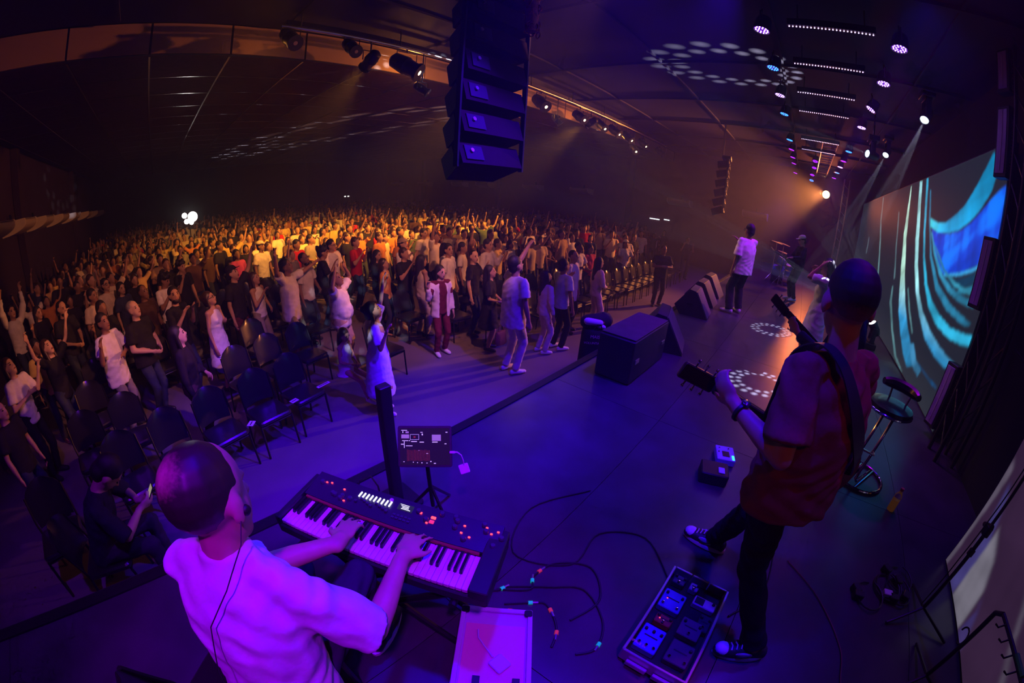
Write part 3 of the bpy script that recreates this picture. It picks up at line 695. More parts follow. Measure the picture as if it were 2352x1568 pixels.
def human(sp, fine=False):
    """returns dict of Soups (local frame: x right, y forward, feet at z=0) and face points"""
    p = dict(DEF); p.update(sp); h = p['h']; k = h / 1.75; f_ = p['sex'] == 'f'; fat = p['fat']
    out = {}; B = Soup()
    pz = .93 * k if p['sit'] is None else p['sit'] + .10 * k
    P = Vector((0, p.get('py', 0), pz)) if 'pelvis' not in p else Vector(p['pelvis'])
    u = nrm((p['lean'][0], p['lean'][1], 1)); r = nrm(Vector((1, 0, 0)) - u * u.x); f = u.cross(r)
    ct, sn = math.cos(p['twist']), math.sin(p['twist']); r2 = r * ct + f * sn; f2 = f * ct - r * sn
    sw = (.158 if f_ else .182) * k * (.5 + .5 * fat)
    nb = P + u * .515 * k + f2 * .0; chest = P + u * .33 * k; waist = P + u * .14 * k
    hp, hy = p['hpitch'], p['hyaw']
    hf = f2 * math.cos(hy) - r2 * math.sin(hy); hr = r2 * math.cos(hy) + f2 * math.sin(hy)
    hff = hf * math.cos(hp) + u * math.sin(hp); hu = u * math.cos(hp) - hf * math.sin(hp)
    hu2 = hu * math.cos(p['hroll']) + hr * math.sin(p['hroll']); hr = nrm(hff.cross(hu2)); hu = hu2
    neckd = nrm(u + f2 * .22 + hf * .1 * (1 if hp < 0 else -.6) * abs(hp) * 2)
    hc = nb + neckd * (.075 + p.get('neck', 0)) * k + hu * .082 * k * p.get('hs', 1.0)
    hk = (1.03 * k if h > 1.4 else 1.15 * k) * p.get('hs', 1.0)
    H = lambda x, y, z: hc + (hr * x + hff * y + hu * z) * hk
    hax = [hr, hff, hu]
    B.el(H(0, -.012, .030), (.076 * hk, .096 * hk, .093 * hk), hax); B.el(H(0, .018, -.030), (.063 * hk, .074 * hk, .090 * hk), hax)
    B.el(H(0, .052, -.092), (.036 * hk, .034 * hk, .028 * hk), hax, 10, 7)
    B.cap(H(0, .086, .010), H(0, .104, -.026), .010 * hk, .015 * hk, 8)
    B.cap(H(-.022, .080, .022), H(.022, .080, .022), .013 * hk, .013 * hk, 8)
    B.cap(H(-.018, .080, -.062), H(.018, .080, -.062), .010 * hk, .010 * hk, 8)
    for s in (-1, 1): B.el(H(s * .078, -.008, -.012), (.012 * hk, .022 * hk, .034 * hk), hax, 8, 6)
    B.cap(nb - u * .03 * k - f2 * .005, hc - hu * .05 * hk - hff * .012, .060 * k * (.9 if f_ else 1.0), .054 * k * (.88 if f_ else 1.0))
    # torso
    B.el(P + u * .02 * k, (.160 * k * fat, .115 * k * fat, .12 * k), [r, f, u]); B.el(waist, (.140 * k * fat, .105 * k * fat, .15 * k), [r, f, u])
    B.el(chest, ((.152 if f_ else .168) * k * fat, .108 * k * fat, .18 * k), [r2, f2, u])
    if fat > 1.15: B.el(waist + f * .05 * k, (.15 * k * fat, .12 * k * fat, .15 * k), [r, f, u])
    sh = {s: P + u * p.get('shz', .462) * k + r2 * s * sw for s in (-1, 1)}
    B.cap(sh[-1], sh[1], .055 * k, .055 * k); B.cap(nb - u * .01, P + u * .43 * k, .06 * k, .09 * k)
    # arms
    l1, l2 = .285 * k, .255 * k; arms = {}
    for s, key in ((1, 'aR'), (-1, 'aL')):
        a = p[key] or 'down'
        if isinstance(a, str): a = ARM[a]
        if isinstance(a, dict):
            el, wr = bone2(sh[s], a['at'], l1, l2, a.get('hint', (s * .5, -.3, -1))); hd = Vector(a.get('hd', wr - el)); hn = Vector(a.get('hn', (0, 0, -1)))
            cu = a.get('curl', p['curl']); cs = a.get('curls'); spd = a.get('spread', .12)
        else:
            conv = lambda v: r2 * (s * v[0]) + f2 * v[1] + u * v[2]
            el = sh[s] + nrm(conv(a[0])) * l1; fd = nrm(conv(a[1])); wr = el + fd * l2; hd = fd; hn = f2 if fd.dot(u) > .3 else -r2 * s; cu = p['curl']; cs = None; spd = .12
        arms[s] = (sh[s], el, wr, nrm(wr - el))
        th = (.85 if f_ else 1.0) * (.55 + .45 * fat)
        B.cap(sh[s], el, .048 * k * th, .038 * k * th); B.cap(el, el + (wr - el) * .35, .038 * k * th, .039 * k * th); B.cap(el + (wr - el) * .35, wr, .039 * k * th, .027 * k * th)
        add_hand(B, wr, hd, hn, s, .98 * k if h > 1.3 else 1.1 * k, cu, spd, fine, cs)
    # legs
    lt, ls = .435 * k, .425 * k; feet = p['feet'] or {1: (.10 * k, .02, .075 * k), -1: (-.10 * k, -.02, .075 * k)}
    fd_ = p.get('footdir', {}); legs = {}
    for s in (1, -1):
        hip = P + r * s * .088 * k * (.6 + .4 * fat) - u * .03 * k; kn, an = bone2(hip, feet[s], lt, ls, p.get('knee', (s * .12, 1, .15)))
        legs[s] = (hip, kn, an); th = (.6 + .4 * fat)
        B.cap(hip, kn, .078 * k * th, .055 * k * th); B.cap(kn, kn + (an - kn) * .35, .052 * k, .054 * k); B.cap(kn + (an - kn) * .35, an, .054 * k, .036 * k)
        d = nrm(Vector(fd_.get(s, (s * .15, 1, 0)))); B.cap(an - Vector((0, 0, .035 * k)) - d * .03 * k, an - Vector((0, 0, .045 * k)) + d * .13 * k, .035 * k, .028 * k)
        S = Soup(); zf = an.z - .075 * k
        b0 = Vector((an.x, an.y, zf)); e1 = nrm(d.cross(Vector((0, 0, 1))))
        up = Vector((0, 0, 1))
        if 'soleup' in p and s in p['soleup']: up = nrm(Vector(p['soleup'][s])); b0 = an - up * .075 * k; e1 = nrm(d.cross(up)); d = nrm(up.cross(e1))
        if not p.get('barefoot'):
            S.loft([(b0 - d * .085 * k + up * .045, e1 * .012, up * .02), (b0 - d * .075 * k + up * .045, e1 * .034 * k, up * .04), (b0 + d * .0 + up * .05, e1 * .040 * k, up * .048), (b0 + d * .09 * k + up * .04, e1 * .046 * k, up * .038), (b0 + d * .165 * k + up * .033, e1 * .036 * k, up * .03), (b0 + d * .185 * k + up * .03, e1 * .014, up * .015)], 12)
            out['shoe' if s == 1 else 'shoe_'] = S
            p.setdefault('_sole', {})[s] = (b0, d, e1, up)
    out['body'] = B
    # upper garment
    t = p['top']; T = Soup(); fx = fat; bx = (.158 if f_ else .178) * k * fx; by = .125 * k * fx; g = p.get('loose', 1.0)
    if t in ('tee', 'long', 'tank', 'crop', 'shirt'):
        hem = {'crop': .06, 'tank': -.06}.get(t, p.get('hem', -.10))
        rings = [(P + u * hem * k + f * p.get('belly', 0), r * bx * 1.0 * g, f * by * 1.02 * g), (P + u * (hem + .015) * k, r * bx * 1.02 * g, f * by * 1.04 * g), (P + u * .12 * k, r * bx * .95 * g, f * by * 1.0 * g), (P + u * .26 * k, (r + r2) * .5 * bx * .98 * g, (f + f2) * .5 * by * 1.04 * g), (P + u * .36 * k, r2 * bx * 1.02 * g, f2 * by * 1.03), (P + u * .44 * k, r2 * bx * .92, f2 * by * .82), (P + u * .498 * k, r2 * .084 * k, f2 * .075 * k), (P + u * (.505 + p.get('collar', .012)) * k, r2 * .069 * k, f2 * .065 * k)]
        T.loft(rings, 20)
        if fat > 1.15: T.el(waist + f * .055 * k, (.155 * k * fat, .13 * k * fat, .17 * k), [r, f, u])
        if f_: 
            for s in (-1, 1): T.el(chest + f2 * .075 * k + r2 * s * .07 * k - u * .02, (.062 * k, .055 * k, .062 * k), [r2, f2, u], 10, 8)
        if t != 'tank':
            T.cap(sh[-1] + r2 * .01, sh[1] - r2 * .01, .064 * k, .064 * k)
            for s in (-1, 1): T.cap(P + u * (.468 + p.get('trap', 0)) * k + r2 * s * .04, sh[s] + u * .004, .060 * k, .062 * k)
            for s in (-1, 1):
                a, e, w, _ = arms[s]; q = p.get('sleeve', .72)
                T.sleeve(a, a + (e - a) * (q if t != 'long' and t != 'shirt' else 1.0), .066 * k * (.6 + .4 * fat), (.071 if t != 'long' else .058) * k * g * (.6 + .4 * fat))
                if t in ('long', 'shirt'): T.cap(e, e + (w - e) * .3, .055 * k, .05 * k); T.sleeve(e, e + (w - e) * .95, .052 * k, .040 * k)
        else:
            for s in (-1, 1): T.cap(sh[s] - r2 * s * .06 * k, chest + r2 * s * .08 * k, .030 * k, .06 * k)
        out['shirt'] = T
    if t in ('dress', 'dress_long', 'dress_tank'):
        hz = p.get('dress_hem', .48 * k)
        T.loft([(Vector((P.x, P.y, hz)), r * .23 * k * g, f * .21 * k * g), (Vector((P.x, P.y, hz + .02)), r * .232 * k * g, f * .212 * k * g), (P - u * .1 * k, r * .19 * k * fat, f * .155 * k * fat), (P + u * .02 * k, r * .178 * k * fat, f * .145 * k * fat), (waist, r * .142 * k * fat, f * .115 * k * fat), (P + u * .28 * k, r2 * .158 * k * fat, f2 * .125 * k), (P + u * .38 * k, r2 * .160 * k, f2 * .115 * k), (P + u * .45 * k, r2 * .13 * k, f2 * .085 * k), (P + u * .495 * k, r2 * .068 * k, f2 * .062 * k)], 22)
        for s in (-1, 1): T.el(chest + f2 * .07 * k + r2 * s * .068 * k - u * .02, (.062 * k, .055 * k, .062 * k), [r2, f2, u], 10, 8)
        if t != 'dress_tank':
            T.cap(sh[-1], sh[1], .062 * k, .062 * k)
            for s in (-1, 1):
                a, e, w, _ = arms[s]; T.sleeve(a, a + (e - a) * (.8 if t == 'dress' else 1), .068 * k, .075 * k)
                if t == 'dress_long': T.sleeve(e, w, .06 * k, .05 * k)
        out['dress'] = T
    if p.get('jacket'):
        J = Soup(); bx2, by2 = bx * 1.12, by * 1.16
        n = 22; V = []
        # open-fronted jacket: a wrap that leaves the front middle free
        rows = [(-.16, 1.12), (-.05, 1.06), (.12, 1.0), (.28, 1.02), (.38, 1.0), (.45, .82), (.49, .55)]
        outer = []; 
        for zz, sc in rows:
            for q in range(n):
                a = math.radians(90 + 28 + (360 - 56) * q / (n - 1)); outer.append(P + u * zz * k + r2 * math.cos(a) * bx2 * sc + f2 * math.sin(a) * by2 * sc)
        m = len(rows); inner = [v + (P + u * (v - P).dot(u) - v) * .24 for v in outer]
        F = []
        for i in range(m - 1):
            for q in range(n - 1):
                a0, a1, b0_, b1 = i * n + q, i * n + q + 1, (i + 1) * n + q, (i + 1) * n + q + 1; o = m * n
                F += [(a0, a1, b1, b0_), (o + a1, o + a0, o + b0_, o + b1)]
            for q, flip in ((0, 1), (n - 1, 0)): F.append((i * n + q, (i + 1) * n + q, m * n + (i + 1) * n + q, m * n + i * n + q))
        for i in (0, m - 1):
            for q in range(n - 1): F.append((i * n + q, i * n + q + 1, m * n + i * n + q + 1, m * n + i * n + q))
        J.add(outer + inner, F)
        for s in (-1, 1): a, e, w, _ = arms[s]; J.sleeve(a, e, .072 * k, .058 * k); J.cap(e, e, .054 * k, .054 * k); J.sleeve(e, e + (w - e) * .92, .056 * k, .046 * k)
        out['jacket'] = J
    # lower garment
    b = p['bottom']; D = Soup()
    if b in ('trousers', 'shorts', 'wide'):
        D.loft([(P - u * .10 * k, r * .150 * k * fat, f * .115 * k * fat), (P, r * .166 * k * fat, f * .128 * k * fat), (P + u * .09 * k, r * .150 * k * fat, f * .118 * k * fat), (P + u * .10 * k, r * .145 * k * fat, f * .112 * k * fat)], 18)
        for s in (1, -1):
            hip, kn, an = legs[s]; th = (.6 + .4 * fat); wd = 1.28 if b == 'wide' else 1.0
            if b == 'shorts': D.cap(hip, hip + (kn - hip) * .3, .094 * k * th, .09 * k * th); D.sleeve(hip, hip + (kn - hip) * .88, .094 * k * th, .088 * k)
            else:
                D.cap(hip, kn, .092 * k * th, .066 * k * wd); D.cap(kn, kn + (an - kn) * .5, .066 * k * wd, .060 * k * wd); D.sleeve(kn + (an - kn) * .3, kn + (an - kn) * p.get('cuff', 1.0), .062 * k * wd, .058 * k * wd)
        out['trousers' if b != 'shorts' else 'shorts'] = D
    if b == 'skirt':
        hz = p.get('skirt_hem', .35 * k)
        D.loft([(Vector((P.x, P.y, hz)), r * .21 * k, f * .19 * k), (Vector((P.x, P.y, hz + .02)), r * .212 * k, f * .192 * k), (P - u * .1 * k, r * .182 * k * fat, f * .15 * k * fat), (waist - u * .03, r * .145 * k * fat, f * .115 * k * fat)], 20); out['skirt'] = D
    # hair and hats
    hs = p['hair']; Q = Soup()
    if hs != 'bald':
        if hs == 'buzz': Q.el(H(0, -.022, .036), (.0785 * hk, .0935 * hk, .0925 * hk), hax)
        else: Q.el(H(0, -.022, .040), (.083 * hk, .099 * hk, .098 * hk), hax); Q.el(H(0, -.055, -.02), (.072 * hk, .062 * hk, .075 * hk), hax)
        if hs == 'curly':
            for q in range(16):
                a = 2 * PI * q / 8; Q.el(H(.075 * math.cos(a), -.02 + .085 * math.sin(a), .075 if q < 8 else .12 - .05 * (q % 2)), (.036 * hk,) * 3, None, 8, 6)
        if hs in ('long', 'bun', 'mid'):
            L = {'long': .34, 'mid': .17, 'bun': .05}[hs]
            Q.cap(H(0, -.06, .02), nb - f2 * .085 * k - u * (L - .12) * k, .078 * hk, .06 * hk)
            for s in (-1, 1): Q.cap(H(s * .066, -.01, .04), H(s * .075, -.03, -.10 - (.08 if hs == 'long' else 0)), .028 * hk, .026 * hk)
            if hs == 'bun': Q.el(H(0, -.12, .07), (.045 * hk,) * 3, None, 10, 8)
        out['hair'] = Q
    if p['hat']:
        C = Soup(); C.loft([(H(0, -.012, .052), hr * .088 * hk, hff * .104 * hk), (H(0, -.012, .09), hr * .087 * hk, hff * .103 * hk), (H(0, -.014, .125), hr * .066 * hk, hff * .078 * hk), (H(0, -.014, .143), hr * .02 * hk, hff * .025 * hk)], 18)
        if p['hat'] == 'cap': C.loft([(H(0, .10, .052), hr * .072 * hk, hff * .075 * hk), (H(0, .10, .064), hr * .070 * hk, hff * .073 * hk)], 16)
        else: C.loft([(H(0, -.01, .042), hr * .14 * hk, hff * .155 * hk), (H(0, -.01, .056), hr * .115 * hk, hff * .13 * hk)], 18)
        out['cap' if p['hat'] == 'cap' else 'hat'] = C
    face = dict(H=H, hax=hax, hk=hk)
    return out, face, dict(arms=arms, legs=legs, sh=sh, P=P, nb=nb, u=u, r=r2, f=f2, k=k, sole=p.get('_sole', {}))

def run_jobs():
    """fuse all queued soups in one go"""
    tmp = []
    for S, vox, sm, folds, res, key in JOBS:
        me = bpy.data.meshes.new('tmp'); me.from_pydata(S.v, [], S.f)
        o = bpy.data.objects.new('tmp', me); COL.objects.link(o)
        m = o.modifiers.new('r', 'REMESH'); m.mode = 'VOXEL'; m.voxel_size = vox; m.adaptivity = 0
        if sm: s = o.modifiers.new('s', 'SMOOTH'); s.factor = .5; s.iterations = sm
        tmp.append((o, folds, res, key))
    dg = bpy.context.evaluated_depsgraph_get(); dg.update()
    for o, folds, res, key in tmp:
        me = bpy.data.meshes.new_from_object(o.evaluated_get(dg)); n = len(me.vertices)
        if folds:
            co = np.empty(n * 3, np.float32); me.vertices.foreach_get('co', co); co = co.reshape(-1, 3); no = np.empty(n * 3, np.float32); me.vertices.foreach_get('normal', no); no = no.reshape(-1, 3)
            x, y, z = co.T; d = np.sin(x * 31 + y * 23 + 9 * np.sin(z * 7)) * np.sin(z * 13 + x * 11 - y * 17) + .6 * np.sin(x * 57 - z * 41 + y * 35 + 4 * np.sin(z * 15))
            co = co + no * (d * folds)[:, None]; me.vertices.foreach_set('co', co.ravel().astype(np.float32))
        me.polygons.foreach_set('use_smooth', np.ones(len(me.polygons), bool)); me.update(); res[key] = me
        old = o.data; bpy.data.objects.remove(o); bpy.data.meshes.remove(old)
    JOBS.clear()

SKIN = [M('skin_%d' % i, c, .5, spec=.4, noise=.08, nscale=20) for i, c in enumerate([(.55, .33, .23), (.44, .24, .15), (.30, .15, .09), (.17, .08, .05)])]
HAIRM = {'black': M('hair_black', (.012, .009, .008), .62, noise=.4, nscale=60), 'brown': M('hair_brown', (.05, .025, .014), .42, noise=.4, nscale=60), 'grey': M('hair_grey', (.25, .23, .22), .5, noise=.3, nscale=60), 'blond': M('hair_blond', (.25, .15, .07), .45, noise=.3, nscale=60)}
m_eye = M('eye_dark', (.01, .008, .008), .15); m_lip = M('lip', (.25, .07, .06), .5)
m_shoew = M('shoe_white', (.75, .72, .70), .6); m_shoeb = M('shoe_black', (.02, .02, .02), .5); m_sole = M('shoe_sole', (.7, .66, .6), .7)
PEOPLE = []
def person(label, loc, rz, sp, cols, vox=.018, face=True, folds=.004, group=None, fine=False, sm=2, name='person'):
    parts, fc, info = human(sp, fine); res = {}
    for key, S in parts.items():
        v = vox * (.8 if key in ('hair', 'shoe', 'shoe_', 'cap', 'hat') else 1.0)
        JOBS.append((S, v, sm, folds if key in ('shirt', 'dress', 'trousers', 'jacket', 'skirt', 'shorts') else 0, res, key))
    PEOPLE.append((label, loc, rz, sp, cols, res, fc, info, face, group, name)); return len(PEOPLE) - 1
BUILT = {}
def make_people():
    run_jobs()
    for i, (label, loc, rz, sp, cols, res, fc, info, face, group, name) in enumerate(PEOPLE):
        t = thing(name, label, 'person', loc, rz, group); BUILT[i] = (t, info, fc)
        skin = SKIN[cols.get('skin', 1)]
        for key, me in res.items():
            nm = key.rstrip('_')
            if nm == 'body': mat = skin
            elif nm == 'hair': mat = HAIRM[cols.get('hair', 'black')]
            elif nm == 'shoe': mat = m_shoew if cols.get('shoe', 'b') == 'w' else m_shoeb
            else:
                c = cols.get(nm, cols.get('shirt', (.5, .5, .5))); mat = cloth('%02x%02x%02x' % tuple(int(min(x, 1) * 255) for x in c), c)
            me.materials.clear(); me.materials.append(mat); me.name = nm; link(nm, me, t)
        if face:
            H, hk = fc['H'], fc['hk']; ax = Matrix(fc['hax']).transposed()
            for s in (-1, 1):
                MB().ell(H(s * .030, .079, .004), (.013 * hk, .008 * hk, .007 * hk), ax, 8, 5).build('eye', m_eye, t)
                MB().ell(H(s * .031, .085, .026), (.020 * hk, .006 * hk, .005 * hk), ax, 8, 4).build('eyebrow', HAIRM[cols.get('hair', 'black')], t)
            MB().ell(H(0, .087, -.061), (.024 * hk, .008 * hk, .009 * hk if not sp.get('sing') else .016 * hk), ax, 8, 5).build('mouth', m_lip, t)
        if sp.get('glasses'):
            H, hk = fc['H'], fc['hk']; mb = MB()
            for s in (-1, 1): mb.tube([H(s * .031 + .024 * math.cos(a), .098, .002 + .018 * math.sin(a)) for a in np.linspace(0, 2 * PI, 11)[:-1]], .003, 5, True); mb.tube([H(s * .054, .097, .006), H(s * .082, .0, .004)], .003, 5)
            mb.tube([H(-.008, .1, .004), H(.008, .1, .004)], .003, 5); mb.build('glasses', m_blackp, t)
        if sp.get('beard'):
            H, hk = fc['H'], fc['hk']; ax = Matrix(fc['hax']).transposed(); MB().ell(H(0, .035, -.085), (.056 * hk, .052 * hk, .042 * hk), ax, 12, 8).build('beard', HAIRM[cols.get('hair', 'black')], t)
# ------------------------------------------------------------------ performers on the stage
def tol(loc, rz, p): return Rz(-rz) @ (Vector(p) - Vector(loc))
def face_to(phi): return math.radians(phi - 90)
# keyboard player, seated with his back to the camera
KL, KR = (-.15, .76, STAGE), face_to(36)
K = lambda *p: tol(KL, KR, p)
KB = person('keyboard player in white T-shirt seated with back to camera', KL, KR,
    dict(h=1.79, sit=.44, lean=(-.03, .20), twist=.10, hyaw=-.05, hpitch=-.06, hroll=-.14, hair='buzz', hs=1.17, neck=-.025, shz=.418, collar=.035, trap=.018, fat=1.08, sleeve=.92, loose=1.08, hem=-.13,
         aR=dict(at=K(.395, .745, 1.735), hint=K(.30, .40, 1.25) - K(.05, .70, 1.97), hd=K(.60, .86, 1.70) - K(.40, .745, 1.73), hn=(0, 0, -1), curls=[.28, .34, .38, .30], spread=.16),
         aL=dict(at=K(.265, .93, 1.75), hint=K(.0, 1.2, 1.2) - K(-.2, .93, 2.0), hd=K(.42, 1.06, 1.71) - K(.27, .93, 1.745), hn=(0, 0, -1), curls=[.45, .30, .30, .42], spread=.14),
         feet={1: (.16, .42, .16), -1: (-.16, .40, .08)}, footdir={1: (.1, 1, 0), -1: (-.1, 1, 0)}),
    dict(shirt=(.80, .78, .80), trousers=(.03, .03, .05), skin=0, shoe='b'), vox=.0085, face=False, folds=.005, fine=True, sm=3)
# acoustic guitarist, seen from behind
GL, GR = (1.53, -.27, STAGE), face_to(48)
G = lambda *p: tol(GL, GR, p)
GU = person('guitarist in rust brown T-shirt and black trousers standing beside pedalboard', GL, GR,
    dict(h=1.86, lean=(0, .05), hyaw=-.55, hpitch=-.05, hair='buzz', pelvis=(0, 0, .93), hem=-.10, hs=1.14, neck=.01, loose=1.16, sleeve=.80, fat=1.08,
         aL=dict(at=G(1.415, .075, 2.185), hint=G(1.15, -.35, 2.0) - G(1.41, -.18, 2.43), hd=G(1.47, .20, 2.27) - G(1.415, .075, 2.185), hn=G(1.9, -.1, 2.25) - G(1.42, .08, 2.19), curls=[.75, .8, .8, .75], spread=.05),
         aR=dict(at=G(1.80, -.16, 2.02), hint=(1, -.3, -.6), hd=(-.7, .4, -.3), hn=(0, -1, 0), curls=[.5, .5, .5, .5]),
         feet={-1: G(1.33, -.52, STAGE + .08), 1: G(1.935, -.08, STAGE + .08)}, footdir={-1: Rz(-GR) @ Vector((-.42, 1, 0)), 1: Rz(-GR) @ Vector((.05, 1, 0))}, knee=(0, 1, .2)),
    dict(shirt=(.22, .065, .04), trousers=(.012, .012, .014), skin=1, shoe='b', hair='black'), vox=.0085, face=False, folds=.006, fine=True, sm=3)
# second guitarist mostly hidden behind the first
BL, BR = (2.98, -.50, STAGE), face_to(62)
Bq = lambda *p: tol(BL, BR, p)
person('guitarist in dark checked shirt half hidden behind the nearer guitarist', BL, BR,
    dict(h=1.70, top='long', hyaw=-.3, hair='short', aL=dict(at=Bq(2.93, -.13, 2.16), hint=Bq(2.8, -.4, 1.5) - Bq(2.8, -.3, 2.4), hd=Bq(3.02, 0, 2.27) - Bq(2.93, -.13, 2.16), hn=(1, 0, 0), curls=[.8] * 4),
         aR=dict(at=Bq(3.2, -.35, 1.95), hint=(1, -.3, -.5))), dict(shirt=(.03, .04, .10), trousers=(.02, .02, .03), skin=1), vox=.015, face=False)
# woman singing with one hand raised
FL, FR = (6.02, -.46, STAGE), face_to(95)
Fq = lambda *p: tol(FL, FR, p)
person('woman singer in grey T-shirt dress with hand lifted beside her head', FL, FR,
    dict(h=1.60, sex='f', top='dress', dress_hem=.35, loose=1.05, bottom='none', hair='long', hyaw=.1, aL=dict(at=Fq(5.92, -.36, 2.44), hint=Fq(5.9, .3, 2.0) - Fq(5.9, -.4, 2.3)), aR=dict(at=Fq(6.15, -.28, 2.35), hint=(1, .2, -.7))),
    dict(dress=(.55, .54, .58), skin=1, shoe='w'), vox=.016)
# lead singer
person('lead singer in oversized white T-shirt and wide black trousers at stage centre', (8.05, .99, STAGE), face_to(52),
    dict(h=1.80, hair='short', glasses=True, loose=1.18, sleeve=.98, hem=-.16, bottom='wide', aL=((.16, -.02, -.98), (.05, .18, -.98)), aR=dict(at=(.10, .36, 1.40), hint=(.8, -.2, -1)), feet={1: (.13, .04, .08), -1: (-.17, .0, .08)}, footdir={-1: (-.6, 1, 0), 1: (.2, 1, 0)}),
    dict(shirt=(.82, .80, .80), trousers=(.025, .03, .03), skin=2, shoe='w'), vox=.014)
# bass player farther off
person('bass player in pale cap and black hooded top farther across the stage', (11.3, -.08, STAGE), face_to(115),
    dict(h=1.76, top='long', hat='cap', hpitch=-.3, hair='short', loose=1.1, aR=dict(at=(.08, .26, 1.08), hint=(1, -.3, -.5)), aL=dict(at=(-.32, .38, 1.14), hint=(-.6, -.2, -1)), footdir={-1: (-.2, 1, 0)}),
    dict(shirt=(.02, .02, .025), trousers=(.03, .035, .035), cap=(.62, .55, .55), skin=1, shoe='w'), vox=.016)

# ------------------------------------------------------------------ guitars
def guitar(name, label, c, d, face, mats, scale=1.0, strap=None):
    """c: body centre, d: towards the headstock, face: direction the sound board faces"""
    d = nrm(d); fz = Vector(face); fz = nrm(fz - d * fz.dot(d)); s = d.cross(fz)
    root = thing(name, label, 'guitar', (0, 0, 0)); root.matrix_world = Matrix.Translation(c) @ Matrix((s, d, fz)).transposed().to_4x4() @ Matrix.Scale(scale, 4)
    o = []
    for t in np.linspace(0, 2 * PI, 40, endpoint=False):
        y = math.sin(t) * .245; x = math.cos(t) * (.185 - .035 * math.sin(t)) * (1 - .28 * math.exp(-((math.sin(t) - .15) / .28) ** 2) * 1.0); o.append((x, y - .02))
    body, top, dark, wood = mats
    MB().prism(o, .095, 'z', -.05).build('body', body, root)
    MB().prism([(a * .985, b * .985) for a, b in o], .006, 'z', .043).build('sound_board', top, root)
    rim = MB().tube([(a * 1.005, b * 1.005, .046) for a, b in o], .004, 6, True); rim.build('binding', M('binding_cream', (.75, .6, .45), .4), root)
    MB().tube([(.05 * math.cos(t), .05 + .05 * math.sin(t), .05) for t in np.linspace(0, 2 * PI, 18, endpoint=False)], .004, 6, True).build('rosette', dark, root)
    MB().lathe([(0, 0), (.045, 0), (.045, .002), (0, .002)], (0, .05, .049), 18).build('sound_hole', M('hole_black', (.003, .003, .003), .9), root)
    MB().rbox((0, -.13, .053), (.11, .025, .012), .004).build('bridge', dark, root)
    MB().rbox((0, .40, .036), (.052, .42, .03), .010).build('neck', wood, root)
    MB().box((0, .37, .054), (.052, .48, .008)).build('fretboard', dark, root, False)
    hs = MB().rbox((0, 0, 0), (.075, .19, .018), .012); h = hs.build('headstock', dark, root); h.location = (0, .695, .034); h.rotation_euler = (-.22, 0, 0)
    for q in (-1, 1):
        for i in range(3):
            p = MB(); p.cone((q * .034, -.055 + .05 * i, -.004), (q * .056, -.055 + .05 * i, -.004), .004, .004, 8); p.ell((q * .062, -.055 + .05 * i, -.004), (.010, .008, .006), None, 8, 6); p.cone((q * .022, -.055 + .05 * i, .0), (q * .022, -.055 + .05 * i, .022), .004, .004, 8); p.build('tuning_peg', m_chrome, h)
    for i in range(6): MB().tube([(-.018 + .0072 * i, -.13, .062), (-.018 + .0072 * i, .60, .060)], .0009, 4).build('string', m_alu, root)
    return root
m_gdark = M('rosewood', (.035, .016, .012), .35); m_gbody = M('mahogany', (.10, .028, .015), .25, coat=.5); m_gtop = M('spruce', (.30, .13, .05), .3, coat=.4)
gd = Vector((1.455, .335, 2.225)) - Vector((1.69, -.17, 1.99))
gt = guitar('acoustic_guitar', 'dark acoustic guitar held by the guitarist in rust T-shirt', Vector((1.685, -.165, 2.005)) - gd.normalized() * .20, gd, (.75, .65, .12), (m_gbody, m_gtop, m_gdark, m_gdark), 1.0)
m_strap = M('leather_strap', (.02, .016, .02), .45, noise=.2)
def strap_path(pts, w, nrmls, name, par):
    V = []; F = []; n = len(pts); pts = [Vector(p) for p in pts]
    for i in range(n):
        t = nrm(pts[min(i + 1, n - 1)] - pts[max(i - 1, 0)]); nn = Vector(nrmls[i]); nn = nrm(nn - t * nn.dot(t)); b = t.cross(nn)
        V += [pts[i] + b * w / 2 + nn * .003, pts[i] - b * w / 2 + nn * .003, pts[i] - b * w / 2 - nn * .003, pts[i] + b * w / 2 - nn * .003]
    for i in range(n - 1):
        for q in range(4): F.append((i * 4 + q, i * 4 + (q + 1) % 4, (i + 1) * 4 + (q + 1) % 4, (i + 1) * 4 + q))
    F += [(3, 2, 1, 0), (n * 4 - 4, n * 4 - 3, n * 4 - 2, n * 4 - 1)]
    mb = MB().add(V, F); o = mb.build(name, m_strap, None); o.parent = par; bpy.context.view_layer.update(); o.matrix_parent_inverse = par.matrix_world.inverted(); return o
gf = (Rz(GR) @ Vector((0, 1, 0))); gr_ = (Rz(GR) @ Vector((1, 0, 0))); gc = Vector((1.53, -.27, 0))
def GP3(r, f, z): return gc + gr_ * r + gf * f + Vector((0, 0, z))
sp_pts = [GP3(-.02, .26, 2.04), GP3(-.06, .215, 2.18), GP3(-.10, .175, 2.32), GP3(-.12, .125, 2.435), GP3(-.125, .03, 2.497), GP3(-.11, -.065, 2.465), GP3(-.07, -.132, 2.37), GP3(.02, -.165, 2.23), GP3(.12, -.162, 2.09), GP3(.21, -.09, 2.0), GP3(.26, .05, 1.96), GP3(.24, .16, 1.94)]
sp_n = [gf, gf + Vector((0, 0, .3)), gf + Vector((0, 0, .6)), gf * .6 + Vector((0, 0, 1)), Vector((0, 0, 1)), -gf * .7 + Vector((0, 0, 1)), -gf + Vector((0, 0, .4)), -gf, -gf + gr_ * .4, gr_ - gf * .5, gr_, gr_ + gf * .3]
